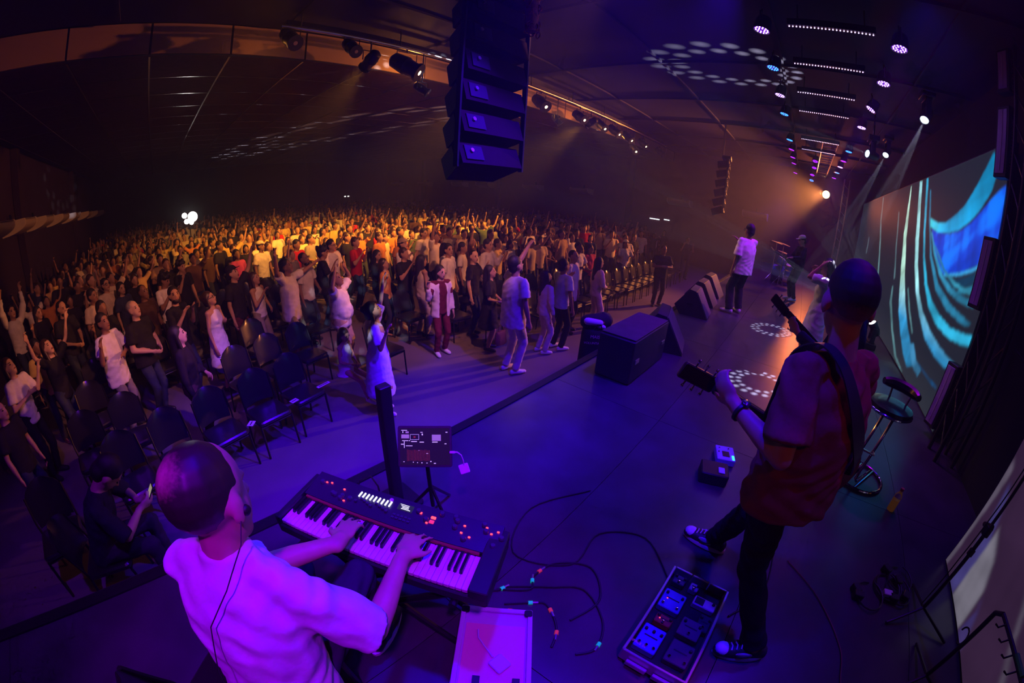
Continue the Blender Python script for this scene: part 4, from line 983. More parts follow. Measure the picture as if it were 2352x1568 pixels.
def smooth_pts(P, n=5):
    P = [Vector(p) for p in P]; Q = []
    for i in range(len(P) - 1):
        a, b, c, d = P[max(i - 1, 0)], P[i], P[i + 1], P[min(i + 2, len(P) - 1)]
        for t in np.linspace(0, 1, n, endpoint=False): Q.append(.5 * ((2 * b) + (c - a) * t + (2 * a - 5 * b + 4 * c - d) * t * t + (3 * b - 3 * c + d - a) * t ** 3))
    return Q + [P[-1]]
strap_path(smooth_pts(sp_pts), .062, smooth_pts(sp_n), 'strap', gt)
guitar('hidden_guitar', 'guitar neck poking out left of the half hidden guitarist', (3.10, -.50, 1.97), Vector((2.98, .10, 2.33)) - Vector((3.08, -.42, 2.0)), (.5, .85, .1), (m_gbody, m_gdark, m_gdark, m_gdark), .92)
guitar('bass_guitar', 'dark bass guitar played by the man in pale cap', (11.22, .16, 2.02), (-.55, .55, .25), (-.5, .8, .05), (m_blackp, m_blackp, m_gdark, m_gdark), 1.0)

# ------------------------------------------------------------------ keyboard on its stand, tablet, post
kx, ky, krz = .13, 1.285, math.radians(-63.5)
kz = 1.63
kb = thing('synthesizer_keyboard', 'black synthesizer keyboard under the hands of the keyboard player', 'keyboard', (kx, ky, kz), krz)
m_syn = M('synth_case', (.02, .02, .03), .4); m_synp = M('synth_panel', (.03, .03, .045), .35)
KW, KD = .90, .30
MB().rbox((KW / 2, KD / 2, -.03), (KW, KD, .05), .012).build('case', m_syn, kb)
for x in (.012, KW - .035): MB().rbox((x, KD / 2, .012), (.024 if x < .1 else .07, KD, .05), .008).build('end_block', m_syn, kb)
MB().box((KW / 2, .245, .028), (KW - .05, .135, .018), Rx(.14)).build('panel', m_synp, kb, False)
MB().rbox((KW / 2 - .02, .168, .024), (KW - .12, .012, .012), .004).build('key_slip', M('red_felt', (.25, .03, .03), .8), kb)
m_wk = M('white_key', (.85, .82, .80), .3); m_bk = M('black_key', (.012, .012, .016), .3)
nw = 36; x0, x1 = .026, KW - .072; wk = (x1 - x0) / nw
wkm = MB().rbox((0, 0, 0), (wk - .0012, .152, .018), .003, n=2).mesh('white_key', m_wk); bkm = MB().box((0, 0, 0), (wk * .56, .095, .022), taper=.86).mesh('black_key', m_bk)
for i in range(nw):
    link('white_key', wkm, kb).location = (x0 + wk * (i + .5), .086, .008)
    if i % 7 in (0, 1, 3, 4, 5) and i < nw - 1: link('black_key', bkm, kb).location = (x0 + wk * (i + 1), .114, .024)
m_redled = M('red_led', (.3, .0, .0), .4, emit=(1, .03, .05), es=5); m_knob = M('knob', (.05, .05, .09), .4); m_whled = M('white_led', (.6, .6, .6), .4, emit=(.85, .85, 1), es=1.6)
def pz(y): return .028 + .010 + (y - .245) * .14
knobm = MB().lathe([(.011, 0), (.011, .010), (.008, .015), (0, .0155)], n=12).mesh('knob', m_knob, True)
btnm = MB().rbox((0, 0, .002), (.009, .007, .004), .002).mesh('lit_button', m_redled)
for i in range(34):
    x = rng.uniform(.06, .24) if i < 12 else (rng.uniform(.50, .60) if i < 17 else rng.uniform(.62, .88)); y = rng.uniform(.20, .295)
    if i % 2: link('knob', knobm, kb).location = (x, y, pz(y))
    else: link('lit_button', btnm, kb).location = (x, y, pz(y))
slm = MB().rbox((0, 0, .003), (.006, .030, .006), .002).mesh('slider', m_whled); slc = MB().rbox((0, 0, .006), (.013, .010, .012), .003).mesh('slider_cap', m_knob)
for i in range(9):
    o = link('slider', slm, kb); o.location = (.265 + .018 * i, .265, pz(.265))
    link('slider_cap', slc, kb).location = (.265 + .018 * i, .225 + .02 * ((i * 7) % 4) / 3, pz(.23))
MB().box((.475, .272, pz(.272)), (.065, .032, .004), Rx(.14)).build('display', M('synth_display', (.01, .01, .02), .2, emit=(.03, .03, .08), es=.6), kb, False)
for i in range(4): MB().box((.468 + .004 * i, .282 - .007 * i, pz(.272) + .003), (.040 - .006 * (i % 3), .0022, .001), Rx(.14)).build('display_line', m_whled, kb, False)
for i in range(10): link('pad_button', MB().rbox((0, 0, .002), (.012, .009, .004), .002).mesh('pad_button', m_knob), kb).location = (.445 + .017 * (i % 5), .212 + .016 * (i // 5), pz(.22))
MB().rbox((.60, .265, pz(.265)), (.02, .012, .006), .003).build('lit_button', m_redled, kb); MB().rbox((.60, .245, pz(.245)), (.02, .016, .006), .003).build('lit_button', M('red_pad', (.5, .04, .08), .4, emit=(.8, .03, .12), es=1.0), kb)
MB().rbox((.405, .285, pz(.285)), (.016, .016, .02), .006).build('round_knob', M('knob_pale', (.7, .6, .75), .4), kb)
MB().tube([(.22, .30, .01), (.22, .33, .05), (.26, .36, .07), (.30, .35, .03), (.31, .34, -.06), (.34, .34, -.3), (.4, .36, -.6)], .004, 6).build('cable', m_blackp, kb)
# X stand
ks = thing('keyboard_stand', 'black folding X stand carrying the synthesizer keyboard', 'stand', (kx, ky, STAGE), krz)
top = kz - .055 - STAGE
for y in (.05, .24):
    MB().tube([(.12, y, .015), (.78, y, top - .02)], .016, 8).build('leg', m_black, ks); MB().tube([(.78, y + .03, .015), (.12, y + .03, top - .02)], .016, 8).build('leg', m_black, ks)
for x, z in ((.12, .015), (.78, .015), (.12, top - .015), (.78, top - .015)): MB().tube([(x, -.02, z), (x, .32, z)], .015, 8).build('crossbar', m_black, ks)
# post beside the tablet
po = thing('black_post', 'upright black post standing on the stage left of the tablet', 'post', (.925, 1.64, STAGE))
MB().rbox((0, 0, .44), (.075, .06, .84), .01).build('upright', m_blackp, po); MB().rbox((0, 0, .01), (.26, .26, .02), .03).build('foot_plate', m_black, po)
# tablet on a music stand
tc = Vector((.945, 1.315, 1.61)); tn = nrm(Vector((0, .25, 2.6)) - tc); tu = nrm(Vector((0, 0, 1)) - tn * tn.z); txx = nrm(tu.cross(tn)); txx = nrm(txx - tu * .0)
tb = thing('tablet', 'tablet showing a dark music app on the stand behind the keyboard', 'tablet', tc); tb.matrix_world = Matrix.Translation(tc) @ Matrix((txx, tu, tn)).transposed().to_4x4()
MB().rbox((0, 0, -.004), (.278, .212, .008), .012).build('case', m_blackp, tb)
m_scr = M('tablet_screen', (.01, .005, .015), .15, emit=(.012, .003, .02), es=1.0)
MB().box((0, 0, .0008), (.255, .190, .0012)).build('screen', m_scr, tb, False)
m_ui = M('ui_white', (.5, .5, .5), .5, emit=(.75, .55, .62), es=.75); m_ui2 = M('ui_dim', (.3, .2, .2), .5, emit=(.30, .16, .17), es=.6); m_ui3 = M('ui_red', (.3, .0, .0), .5, emit=(.22, .02, .03), es=.6)
def ui(x, y, w, h, m, n='screen_element'): MB().box((x, y, .0018), (w, h, .0006)).build(n, m, tb, False)
for x, y, w, h, m in [(-.105, .083, .030, .003, m_ui), (-.112, .074, .004, .008, m_ui), (-.090, .073, .016, .009, m_ui2), (-.100, .052, .040, .020, m_ui2), (-.100, .030, .032, .003, m_ui), (-.078, .030, .006, .003, m_ui), (-.055, .026, .030, .004, m_ui), (-.015, .023, .022, .004, m_ui), (-.016, .073, .012, .003, m_ui), (-.012, .062, .006, .008, m_ui),
                      (.060, .045, .046, .032, m_ui2), (.052, .023, .028, .004, m_ui), (.112, .073, .010, .004, m_ui), (.106, .014, .010, .004, m_ui), (-.115, .012, .014, .004, m_ui), (-.105, .010, .003, .034, m_ui), (-.080, .004, .034, .003, m_ui), (-.108, -.078, .006, .003, m_ui), (-.060, -.080, .004, .004, m_ui), (-.038, -.082, .004, .004, m_ui), (-.016, -.083, .005, .005, m_ui), (.010, -.084, .006, .003, m_ui), (.030, -.076, .006, .005, m_ui), (.050, -.086, .010, .004, m_ui), (.012, -.035, .010, .002, m_ui), (-.03, -.02, .008, .002, m_ui2)]: ui(x, y, w, h, m)
for x, y, w, h in [(-.052, .062, .044, .0012), (-.052, .036, .044, .0012), (-.074, .049, .0012, .027), (-.030, .049, .0012, .027)]: ui(x, y, w, h, m_ui)
ui(-.052, .049, .010, .008, m_ui3)
for i in range(20): ui(-.09 + .006 * i, -.045, .0012, .06 - .002 * (i % 5), m_ui3)
sd = thing('tablet_stand', 'black tripod stand holding the tablet', 'stand', (tc.x + .06, tc.y + .05, STAGE))
MB().cone((0, 0, .12), (-.045, -.03, tc.z - STAGE - .03), .012, .012, 8).build('pole', m_black, sd)
for k in range(3):
    a = 2 * PI * k / 3 + .4; MB().tube([(0, 0, .28), (.22 * math.cos(a), .22 * math.sin(a), .012)], .010, 6).build('leg', m_black, sd)
MB().box((-.045, -.035, tc.z - STAGE - .07), (.2, .02, .05), Rz(-.6)).build('clamp', m_black, sd, False)
m_adp = M('white_plastic', (.85, .82, .85), .4)
ad = thing('usb_adapter', 'white square adapter dangling on its cable from the tablet edge', 'adapter', tb.matrix_world @ Vector((.14, -.03, 0)))
e0 = Vector((0, 0, 0)); ex = txx; 
MB().tube([e0, e0 + ex * .025 + tu * .0, e0 + ex * .045 - Vector((0, 0, .02)), e0 + ex * .055 - Vector((0, 0, .055)), e0 + ex * .058 - Vector((0, 0, .085))], [.0045, .004, .003, .003, .003], 8).build('cable', m_adp, ad)
MB().rbox((0, 0, 0), (.028, .012, .008), .003, Matrix((ex, tu, tn)).transposed()).build('plug', m_adp, ad)
MB().rbox(e0 + ex * .060 - Vector((0, 0, .112)), (.052, .052, .012), .006, Matrix((nrm(ex + tu * .3), nrm(tu - ex * .3), tn)).transposed()).build('block', m_adp, ad)

# ------------------------------------------------------------------ things on the stage floor
SZ = STAGE
# open case at the lower edge
cs = thing('equipment_case', 'pale open equipment case on the floor behind the keyboard player', 'case', (.575, .475, SZ + .0), math.radians(-52))
m_case = M('case_grey', (.46, .42, .55), .5); m_pad = M('case_pad', (.62, .25, .38), .7)
MB().rbox((0, 0, .08), (.32, .44, .14), .012).build('body', m_case, cs); MB().box((0, -.03, .152), (.26, .33, .006)).build('lining', m_pad, cs, False)
for sx in (-1, 1): MB().rbox((sx * .15, 0, .158), (.022, .44, .02), .006).build('rim', m_case, cs)
for sy in (-1, 1): MB().rbox((0, sy * .21, .158), (.32, .022, .02), .006).build('rim', m_case, cs)
for sx in (-1, 1):
    for sy in (-1, 1): MB().rbox((sx * .142, sy * .20, .165), (.036, .036, .012), .01).build('corner', m_black, cs)
for sx in (-.06, .10): MB().box((sx, -.16, .162), (.03, .07, .02)).build('strap', m_black, cs, False)
ad2 = thing('power_adapter', 'square white adapter with cable lying inside the open case', 'adapter', (.575, .475, SZ + .157), math.radians(-52))
MB().rbox((.03, -.06, .008), (.07, .07, .016), .008, Rz(.8)).build('block', M('lilac_plastic', (.5, .45, .7), .5), ad2); MB().tube([(.0, -.03, .008), (-.04, .02, .008), (-.07, .06, .008), (-.075, .10, .008)], .004, 6).build('cable', M('lilac_plastic', (.5, .45, .7), .5), ad2)
# pedalboard
pb = thing('pedalboard', 'long metal framed pedalboard on the floor beside the guitarist', 'pedalboard', (1.265, -.115, SZ))
m_rail = M('rail_metal', (.45, .4, .5), .35, metal=.7)
MB().box((0, 0, .045), (.58, .31, .03)).build('tray', m_black, pb, False)
for sy in (-1, 1): MB().rbox((0, sy * .163, .07), (.60, .014, .09), .005).build('side_rail', m_rail, pb)
MB().rbox((-.297, 0, .07), (.014, .33, .09), .005).build('end_rail', m_rail, pb)
for i in range(3): MB().rbox((.297, -.105 + .105 * i, .07), (.012, .098, .09), .004).build('end_rail', m_rail, pb)
for sy in (-.07, .07): MB().rbox((-.315, sy, .05), (.02, .11, .03), .006).build('handle', m_rail, pb)
def pedal(x, y, w, d, h, col, label, knobs=3, sw=1, lines=True, z=.062, rz=0.0, led=None):
    t = thing('effects_pedal', label, 'pedal', (1.265 + x, -.115 + y, SZ + z), rz, group='pedals on the pedalboard')
    m = M('pedal_%02x%02x%02x' % tuple(int(c * 255) for c in col), col, .4, metal=.2)
    MB().rbox((0, 0, h / 2), (w, d, h), .008).build('enclosure', m, t)
    for i in range(knobs): MB().lathe([(.008, 0), (.008, .012), (.006, .015), (0, .0155)], (w * .28 - .004, -d * .36 + d * .72 * i / max(knobs - 1, 1), h), 10).build('knob', m_blackp, t)
    for i in range(sw): MB().lathe([(.009, 0), (.009, .008), (.006, .014), (0, .0145)], (-w * .32, (-d * .33 + d * .66 * i / max(sw - 1, 1)) if sw > 1 else 0, h), 10).build('foot_switch', m_chrome, t)
    if lines: MB().box((w * .05, 0, h + .001), (.006, d * .6, .002)).build('printed_line', m_blackp, t, False)
    if led: MB().ell((0, d * .25, h), (.004, .004, .003), None, 8, 5).build('status_light', led, t)
    return t
m_gled = M('green_led', (0, .3, .1), .4, emit=(.05, 1, .4), es=4)
p1 = pedal(-.175, .085, .145, .115, .045, (.08, .08, .62), 'large blue-lit pedal nearest the camera on the pedalboard', 3, 3)
tl = link('lettering', text_mesh('SPACE 22', .019, M('print_yellow', (.85, .8, .45), .6)), p1); tl.location = (-.055, .035, .0462); tl.rotation_euler = (0, 0, -PI / 2)
pedal(.085, .085, .125, .12, .045, (.10, .09, .50), 'blue pedal at the centre of the pedalboard', 2, 2, led=m_redled)
pedal(-.045, .075, .055, .09, .045, (.35, .04, .05), 'small red pedal between the two blue pedals', 2, 1, led=m_redled)
pwh = pedal(.165, -.075, .06, .125, .04, (.72, .55, .50), 'pale pedal with square dark display on the pedalboard', 1, 0, False)
MB().box((0, .03, .0405), (.045, .05, .002)).build('display', m_blackp, pwh, False)
pedal(.05, -.115, .10, .065, .04, (.03, .03, .05), 'black pedal beside the pale display pedal', 2, 1)
pedal(-.02, -.065, .11, .115, .045, (.13, .05, .12), 'plum coloured pedal at the middle of the pedalboard', 2, 1)
pedal(-.17, -.075, .13, .12, .04, (.08, .05, .10), 'dark purple pedal at the near end of the pedalboard', 1, 2)
pedal(.235, .015, .05, .05, .04, (.40, .34, .38), 'small pale pedal at the far end of the pedalboard', 1, 1)
pedal(.235, .105, .06, .07, .04, (.07, .05, .09), 'small dark pedal in the far corner of the pedalboard', 2, 1)
# little control box with green light farther off
cb = thing('floor_control_box', 'small blue-lit control box with a green light on the stage floor', 'control box', (2.93, .10, SZ), .35)
MB().rbox((0, 0, .035), (.20, .16, .06), .01).build('case', M('box_pale', (.5, .5, .75), .5), cb); MB().box((-.02, .0, .067), (.07, .06, .004)).build('window', m_blackp, cb, False)
MB().box((-.06, -.06, .067), (.06, .018, .004)).build('green_light', M('green_strip', (0, .4, .2), .4, emit=(.05, 1, .4), es=1.5), cb, False)
for a, b in ((.06, .05), (.06, -.03), (.0, .06)): MB().ell((a, b, .067), (.008, .008, .008), None, 8, 6).build('knob', m_chrome, cb)
t = thing('floor_box', 'dark boxy unit behind the blue-lit control box', 'box', (2.62, .12, SZ), .3); MB().rbox((0, 0, .05), (.18, .22, .10), .015).build('case', m_blackp, t); MB().rbox((-.02, -.05, .102), (.07, .05, .006), .004).build('label_plate', M('box_pale', (.5, .5, .75), .5), t)
# bar stool with chrome frame
bs = thing('bar_stool', 'chrome bar stool with round black padded seat by the LED wall', 'stool', (3.48, -1.15, SZ), math.radians(-30))
m_seat = M('black_vinyl', (.012, .012, .016), .25, coat=.4)
MB().tube([(.25 * math.cos(a), .25 * math.sin(a), .015) for a in np.linspace(0, 2 * PI, 28, endpoint=False)], .014, 8, True).build('base_ring', m_chrome, bs)
for y in (-.07, .07): MB().tube([(-.24, y, .016), (.24, y, .016)], .010, 6).build('base_bar', m_chrome, bs)
for y in (-.05, .05): MB().tube([(.20, y, .02), (-.18, y, .05), (-.26, y, .11), (-.24, y, .18), (.10, y, .64), (.12, y, .67)], .014, 8).build('frame_tube', m_chrome, bs)
MB().tube([(-.12, -.05, .34), (-.22, -.09, .36), (-.27, 0, .37), (-.22, .09, .36), (-.12, .05, .34)], .010, 8).build('foot_rest', m_chrome, bs)
MB().lathe([(.10, .70), (.20, .72), (.215, .745), (.205, .78), (.14, .79), (0, .79)], (0, 0, -.05), n=28).build('seat', m_seat, bs)
MB().lathe([(.212, .728), (.222, .735), (.222, .745), (.212, .752)], (0, 0, -.05), n=28).build('seat_rim', m_chrome, bs)
V = []; o = MB()
o.tube([(.21 * math.cos(a), .21 * math.sin(a), .85) for a in np.linspace(-1.0, 1.0, 9)], [.03, .045, .05, .052, .052, .052, .05, .045, .03], 8).build('backrest', m_seat, bs)
for a in (-.5, .5): MB().tube([(.18 * math.cos(a), .18 * math.sin(a), .73), (.215 * math.cos(a), .215 * math.sin(a), .87)], .010, 6).build('back_support', m_chrome, bs)
# juice bottle
bt = thing('juice_bottle', 'plastic bottle half full of orange juice standing on the stage', 'bottle', (3.15, -1.47, SZ))
MB().lathe([(.030, 0), (.033, .01), (.033, .11), (0, .11)], n=18).build('juice', M('orange_juice', (.80, .30, .01), .35, emit=(.6, .2, .0), es=.06), bt)
mg = M('clear_plastic', (.75, .75, .8), .08); mg.node_tree.nodes['Principled BSDF'].inputs['Transmission Weight'].default_value = .9
MB().lathe([(.034, .0), (.0355, .01), (.0355, .13), (.030, .16), (.015, .185), (.014, .20)], n=18).build('bottle_shell', mg, bt); MB().lathe([(.017, .198), (.017, .222), (0, .222)], n=14).build('cap', M('red_cap', (.5, .05, .08), .4), bt)
# stage monitors
m_wedge = M('monitor_black', (.03, .027, .03), .6, noise=.15); m_grl = M('monitor_grille', (.10, .085, .09), .7, noise=.2, nscale=40)
def wedge(x, y, rz, label, sc=1.0):
    t = thing('stage_monitor', label, 'speaker', (x, y, SZ), rz, group='stage monitors along the stage edge'); s = sc
    prof = [(-.30 * s, 0), (.22 * s, 0), (.34 * s, .16 * s), (.10 * s, .48 * s), (-.02 * s, .46 * s)]
    MB().prism(prof, .58 * s, 'x', -.29 * s).build('cabinet', m_wedge, t, False)
    a = Vector((0, -.30 * s, 0)); b = Vector((0, -.02 * s, .46 * s)); d = nrm(b - a); n = d.cross(Vector((1, 0, 0))); n = -n if n.y > 0 else n
    R = Matrix((Vector((1, 0, 0)), d, n)).transposed()
    MB().box((a + b) / 2 + n * .006, (.54 * s, (b - a).length * .93, .012), R).build('grille', m_grl, t, False)
    for q in (-1, 1): MB().rbox((q * .292 * s, .06 * s, .22 * s), (.012, .12 * s, .04 * s), .004).build('handle', m_black, t)
    return t
wedge(5.05, 1.50, .25, 'stage monitor nearest the camera behind the black case', 1.05)
wedge(7.15, 1.62, .1, 'second stage monitor from the camera at the stage edge', 1.0)
wedge(8.15, 1.72, .05, 'third stage monitor at the feet of the lead singer', 1.0)
wedge(9.2, 1.80, .0, 'farthest stage monitor behind the lead singer', 1.0)
sc_ = thing('black_flight_case', 'low black flight case lying along the stage edge', 'case', (4.05, 1.52, SZ), .0)
MB().rbox((0, 0, .25), (1.05, .42, .48), .02).build('case_body', m_wedge, sc_); MB().rbox((0, 0, .502), (1.0, .40, .012), .01).build('case_lid', M('case_lid', (.085, .06, .06), .6, noise=.2), sc_)
for q in (-1, 1): MB().rbox((q * .4, -.215, .25), (.10, .012, .05), .004).build('latch', m_alu, sc_)
# black bag with lettering in front of the stage
bg = thing('black_bag', 'black cloth bag with white lettering and a white cloth on top, by stage edge', 'bag', (4.55, 2.33, 0), math.radians(-52))
m_bag = M('bag_black', (.012, .011, .014), .8, noise=.2)
MB().lathe([(.16, 0), (.19, .05), (.175, .5), (.165, 1.0), (.155, 1.08), (.14, 1.10)], n=20).build('bag_body', m_bag, bg)
b = Soup(); b.cap((-.10, .0, 1.18), (.14, .05, 1.20), .10, .12); b.cap((.1, .06, 1.12), (.12, .05, 1.2), .14, .12); b.build('bag_top', m_bag, bg)
b = Soup(); b.cap((-.11, -.07, 1.21), (.06, -.08, 1.20), .052, .045); b.cap((.06, -.08, 1.16), (.12, -.07, 1.14), .035, .03); b.build('white_cloth', M('towel_white', (.8, .7, .75), .9), bg)
MB().tube([(-.02, -.14, 1.12), (.01, -.16, 1.20), (.06, -.15, 1.2), (.09, -.13, 1.12)], .008, 6).build('handle', m_bag, bg)
Soup().cap((.10, -.05, 1.20), (.13, -.03, 1.21), .03, .03).build('red_item', M('red_cloth', (.5, .03, .05), .8), bg)
for txt, z, s in (('MAIS', 1.03, .062), ('VOLUNTARIO', .94, .045)):
    l = link('lettering', text_mesh(txt, s, m_print), bg); l.location = (0, -.178, z); l.rotation_euler = (PI / 2, 0, 0)
# cables with coloured tape
def cable(pts, label, r=.005, tape=(), col=None):
    P = [Vector(p) for p in pts]; Q = []
    for i in range(len(P) - 1):
        a, b, c, d = P[max(i - 1, 0)], P[i], P[i + 1], P[min(i + 2, len(P) - 1)]
        for t in np.linspace(0, 1, 6, endpoint=False): Q.append(.5 * ((2 * b) + (c - a) * t + (2 * a - 5 * b + 4 * c - d) * t * t + (3 * b - 3 * c + d - a) * t ** 3))
    Q.append(P[-1]); t = thing('cable', label, 'cable', (0, 0, 0), group='cables on the stage floor')
    MB().tube(Q, r, 6).build('cable_jacket', col or m_blackp, t)
    for f, m in tape:
        i = min(int(f * (len(Q) - 2)), len(Q) - 2); d = nrm(Q[i + 1] - Q[i]); MB().cone(Q[i] - d * .011, Q[i] + d * .011, .0105, .0105, 10).build('tape_band', m, t)
        MB().cone(Q[i] + d * .011, Q[i] + d * .04, .008, .0065, 10).build('plug', M('plug_metal', (.4, .4, .5), .3, metal=.8), t)
    return t
m_tg = M('tape_green', (.02, .75, .35), .6, emit=(.0, .55, .25), es=.35); m_tr = M('tape_red', (.85, .08, .06), .6, emit=(.7, .05, .05), es=.25)
z = SZ + .008
cable([(.90, .75, z), (1.02, .62, z), (1.10, .66, z), (1.25, .62, z), (1.35, .45, z), (1.2, .3, z), (1.0, .35, z)], 'black cable with green taped plug curling nearest the keyboard', .006, ((.3, m_tg), (.42, m_tr)))
cable([(.86, .66, z), (.97, .55, z), (1.00, .50, z), (.96, .42, z), (.90, .36, z), (.82, .33, z)], 'black cable with green and red taped plugs beside the open case', .006, ((.2, m_tg), (.55, m_tr), (.85, m_tr)))
cable([(.82, .82, z), (.90, .74, z), (.96, .71, z), (1.10, .55, z), (1.2, .40, z), (1.1, .22, z), (.95, .16, z), (.86, .22, z)], 'black cable with a green taped plug looping toward the pedalboard', .006, ((.22, m_tg), (.86, m_tg)))
cable([(.74, .82, z), (.80, .76, z), (.78, .70, z), (.72, .64, z), (.78, .58, z)], 'short cable with red taped plugs below the keyboard end', .006, ((.15, m_tr), (.3, m_tr), (.6, m_tr), (.8, m_tr)))
cable([(.70, .76, z), (.76, .66, z), (.86, .60, z), (.84, .50, z), (.78, .44, z)], 'second short cable with red taped plugs near the open case', .006, ((.25, m_tr), (.5, m_tr), (.75, m_tr)))
cable([(1.55, .05, z), (1.75, .30, z), (1.6, .55, z), (1.3, .55, z), (1.15, .85, z), (1.5, 1.0, z), (1.9, .8, z)], 'black cable looping over the floor between keyboard and pedalboard', .005)
cable([(2.1, -.6, z), (1.9, -.85, z), (1.6, -1.05, z), (1.35, -1.1, z), (1.1, -1.3, z), (.9, -1.6, z)], 'thin reddish cable running behind the guitarist', .004, (), M('cable_red', (.16, .04, .05), .6))
cable([(1.5, -.35, z), (1.8, -.5, z), (2.3, -.45, z), (2.8, -.2, z)], 'black cable leading from the pedalboard to the control box', .005)
# boom stands in front of the side screen
def boom(loc, pts, label):
    t = thing('microphone_stand', label, 'microphone stand', loc, group='boom stands at the side screen')
    for a, b, r in pts: MB().tube([a, b], r, 8).build('boom_tube', m_black, t)
    for k in range(3):
        a = 2 * PI * k / 3; MB().tube([(0, 0, .10), (.28 * math.cos(a), .28 * math.sin(a), .012)], .010, 6).build('leg', m_black, t)
    return t
b1 = boom((2.05, -1.6, SZ), [((0, 0, .1), (0, 0, .75), .013), ((0, 0, .75), (-.03, 0, 1.45), .010), ((.06, .0, .74), (-.02, .0, .78), .016)], 'black microphone stand upright before the lavender side screen')
MB().rbox((0, 0, .74), (.05, .04, .07), .01).build('joint', m_black, b1); MB().rbox((0, 0, .58), (.035, .035, .05), .01).build('collar', m_black, b1); MB().tube([(.02, .02, .1), (.03, .02, .5), (.02, .02, .8), (-.02, .02, 1.4)], .004, 6).build('cable', m_blackp, b1)
MB().tube([(-.03, 0, 1.45), (.25, .25, 1.62)], .008, 8).build('boom_arm', m_black, b1)
b2 = boom((1.55, -1.6, SZ), [((0, 0, .1), (0, 0, .64), .013), ((0, 0, .64), (-.05, 0, .685), .013), ((-.05, 0, .685), (-.55, 0, .72), .012)], 'bent black stand with clips on its arm at the lower right')
for k in range(5): MB().tube([(-.12 - .085 * k, 0, .70), (-.12 - .085 * k, .035, .665), (-.115 - .085 * k, .06, .675)], .005, 6).build('clip', m_black, b2)
MB().tube([(-.30, 0, .712), (-.42, 0, .720)], .0135, 8).build('green_marking', M('green_tape_dim', (.03, .35, .05), .6), b2)
MB().tube([(.05 + .04 * math.cos(a), .0, .40 + .05 * math.sin(a)) for a in np.linspace(0, 5, 12)], .005, 6).build('hook', m_black, b2)
t = thing('cable_heap', 'dark heap of plugs and power blocks beneath the side screen', 'cables', (2.25, -1.35, SZ))
for k in range(7):
    a, b = rng.uniform(-.25, .25, 2); MB().rbox((a, b, .03), (.07, .05, .05), .008, Rz(rng.uniform(0, 3))).build('power_block', m_blackp if k != 3 else M('lilac_plastic', (.5, .45, .7), .5), t)
for k in range(5):
    a, b = rng.uniform(-.2, .2, 2); MB().tube([(a + .12 * math.cos(q), b + .10 * math.sin(q), .012 + .004 * q) for q in np.linspace(0, 6, 16)], .006, 6).build('coil', m_blackp, t)

# ------------------------------------------------------------------ drum kit at the far side of the stage
dk = thing('drum_kit', 'blue-lit drum kit beyond the lead singer', 'drum kit', (14.3, .45, SZ))
m_shell = M('drum_shell', (.06, .06, .30), .3, coat=.5); m_skin = M('drum_skin', (.6, .6, .7), .6); m_cym = M('cymbal', (.55, .45, .25), .3, metal=1)
def drum(c, r, h, R, name):
    MB().lathe([(r, -h / 2), (r, h / 2)], c, 20, R).build(name, m_shell, dk); MB().lathe([(0, h / 2), (r * .98, h / 2), (r * .98, h / 2 + .012), (0, h / 2 + .012)], c, 20, R).build('drum_head', m_skin, dk)
    for s in (-1, 1): MB().lathe([(r * 1.03, s * h / 2 - .015), (r * 1.03, s * h / 2 + .015), (r * .99, s * h / 2 + .015), (r * .99, s * h / 2 - .015)], c, 20, R).build('hoop', m_chrome, dk)
drum((0, .1, .29), .28, .40, Rx(PI / 2), 'bass_drum'); drum((-.2, .05, .72), .15, .22, Rx(.3), 'tom'); drum((.2, .05, .72), .16, .24, Rx(.3), 'tom'); drum((.5, -.3, .42), .20, .38, Rx(0.05), 'floor_tom'); drum((-.45, -.3, .58), .18, .15, Rx(.05), 'snare_drum')
for x, y, zc, r in ((-.75, .0, 1.05, .22), (.7, .1, 1.25, .24), (-.35, .3, 1.30, .20)):
    MB().lathe([(0, .02), (.05, .018), (r, 0), (r, -.003), (0, -.003)], (x, y, zc), 24, Rx(.15)).build('cymbal', m_cym, dk); MB().cone((x, y, .02), (x, y, zc), .012, .010, 8).build('cymbal_stand', m_chrome, dk)
    for k in range(3): a = 2 * PI * k / 3; MB().tube([(x, y, .3), (x + .22 * math.cos(a), y + .22 * math.sin(a), .01)], .008, 6).build('stand_leg', m_chrome, dk)
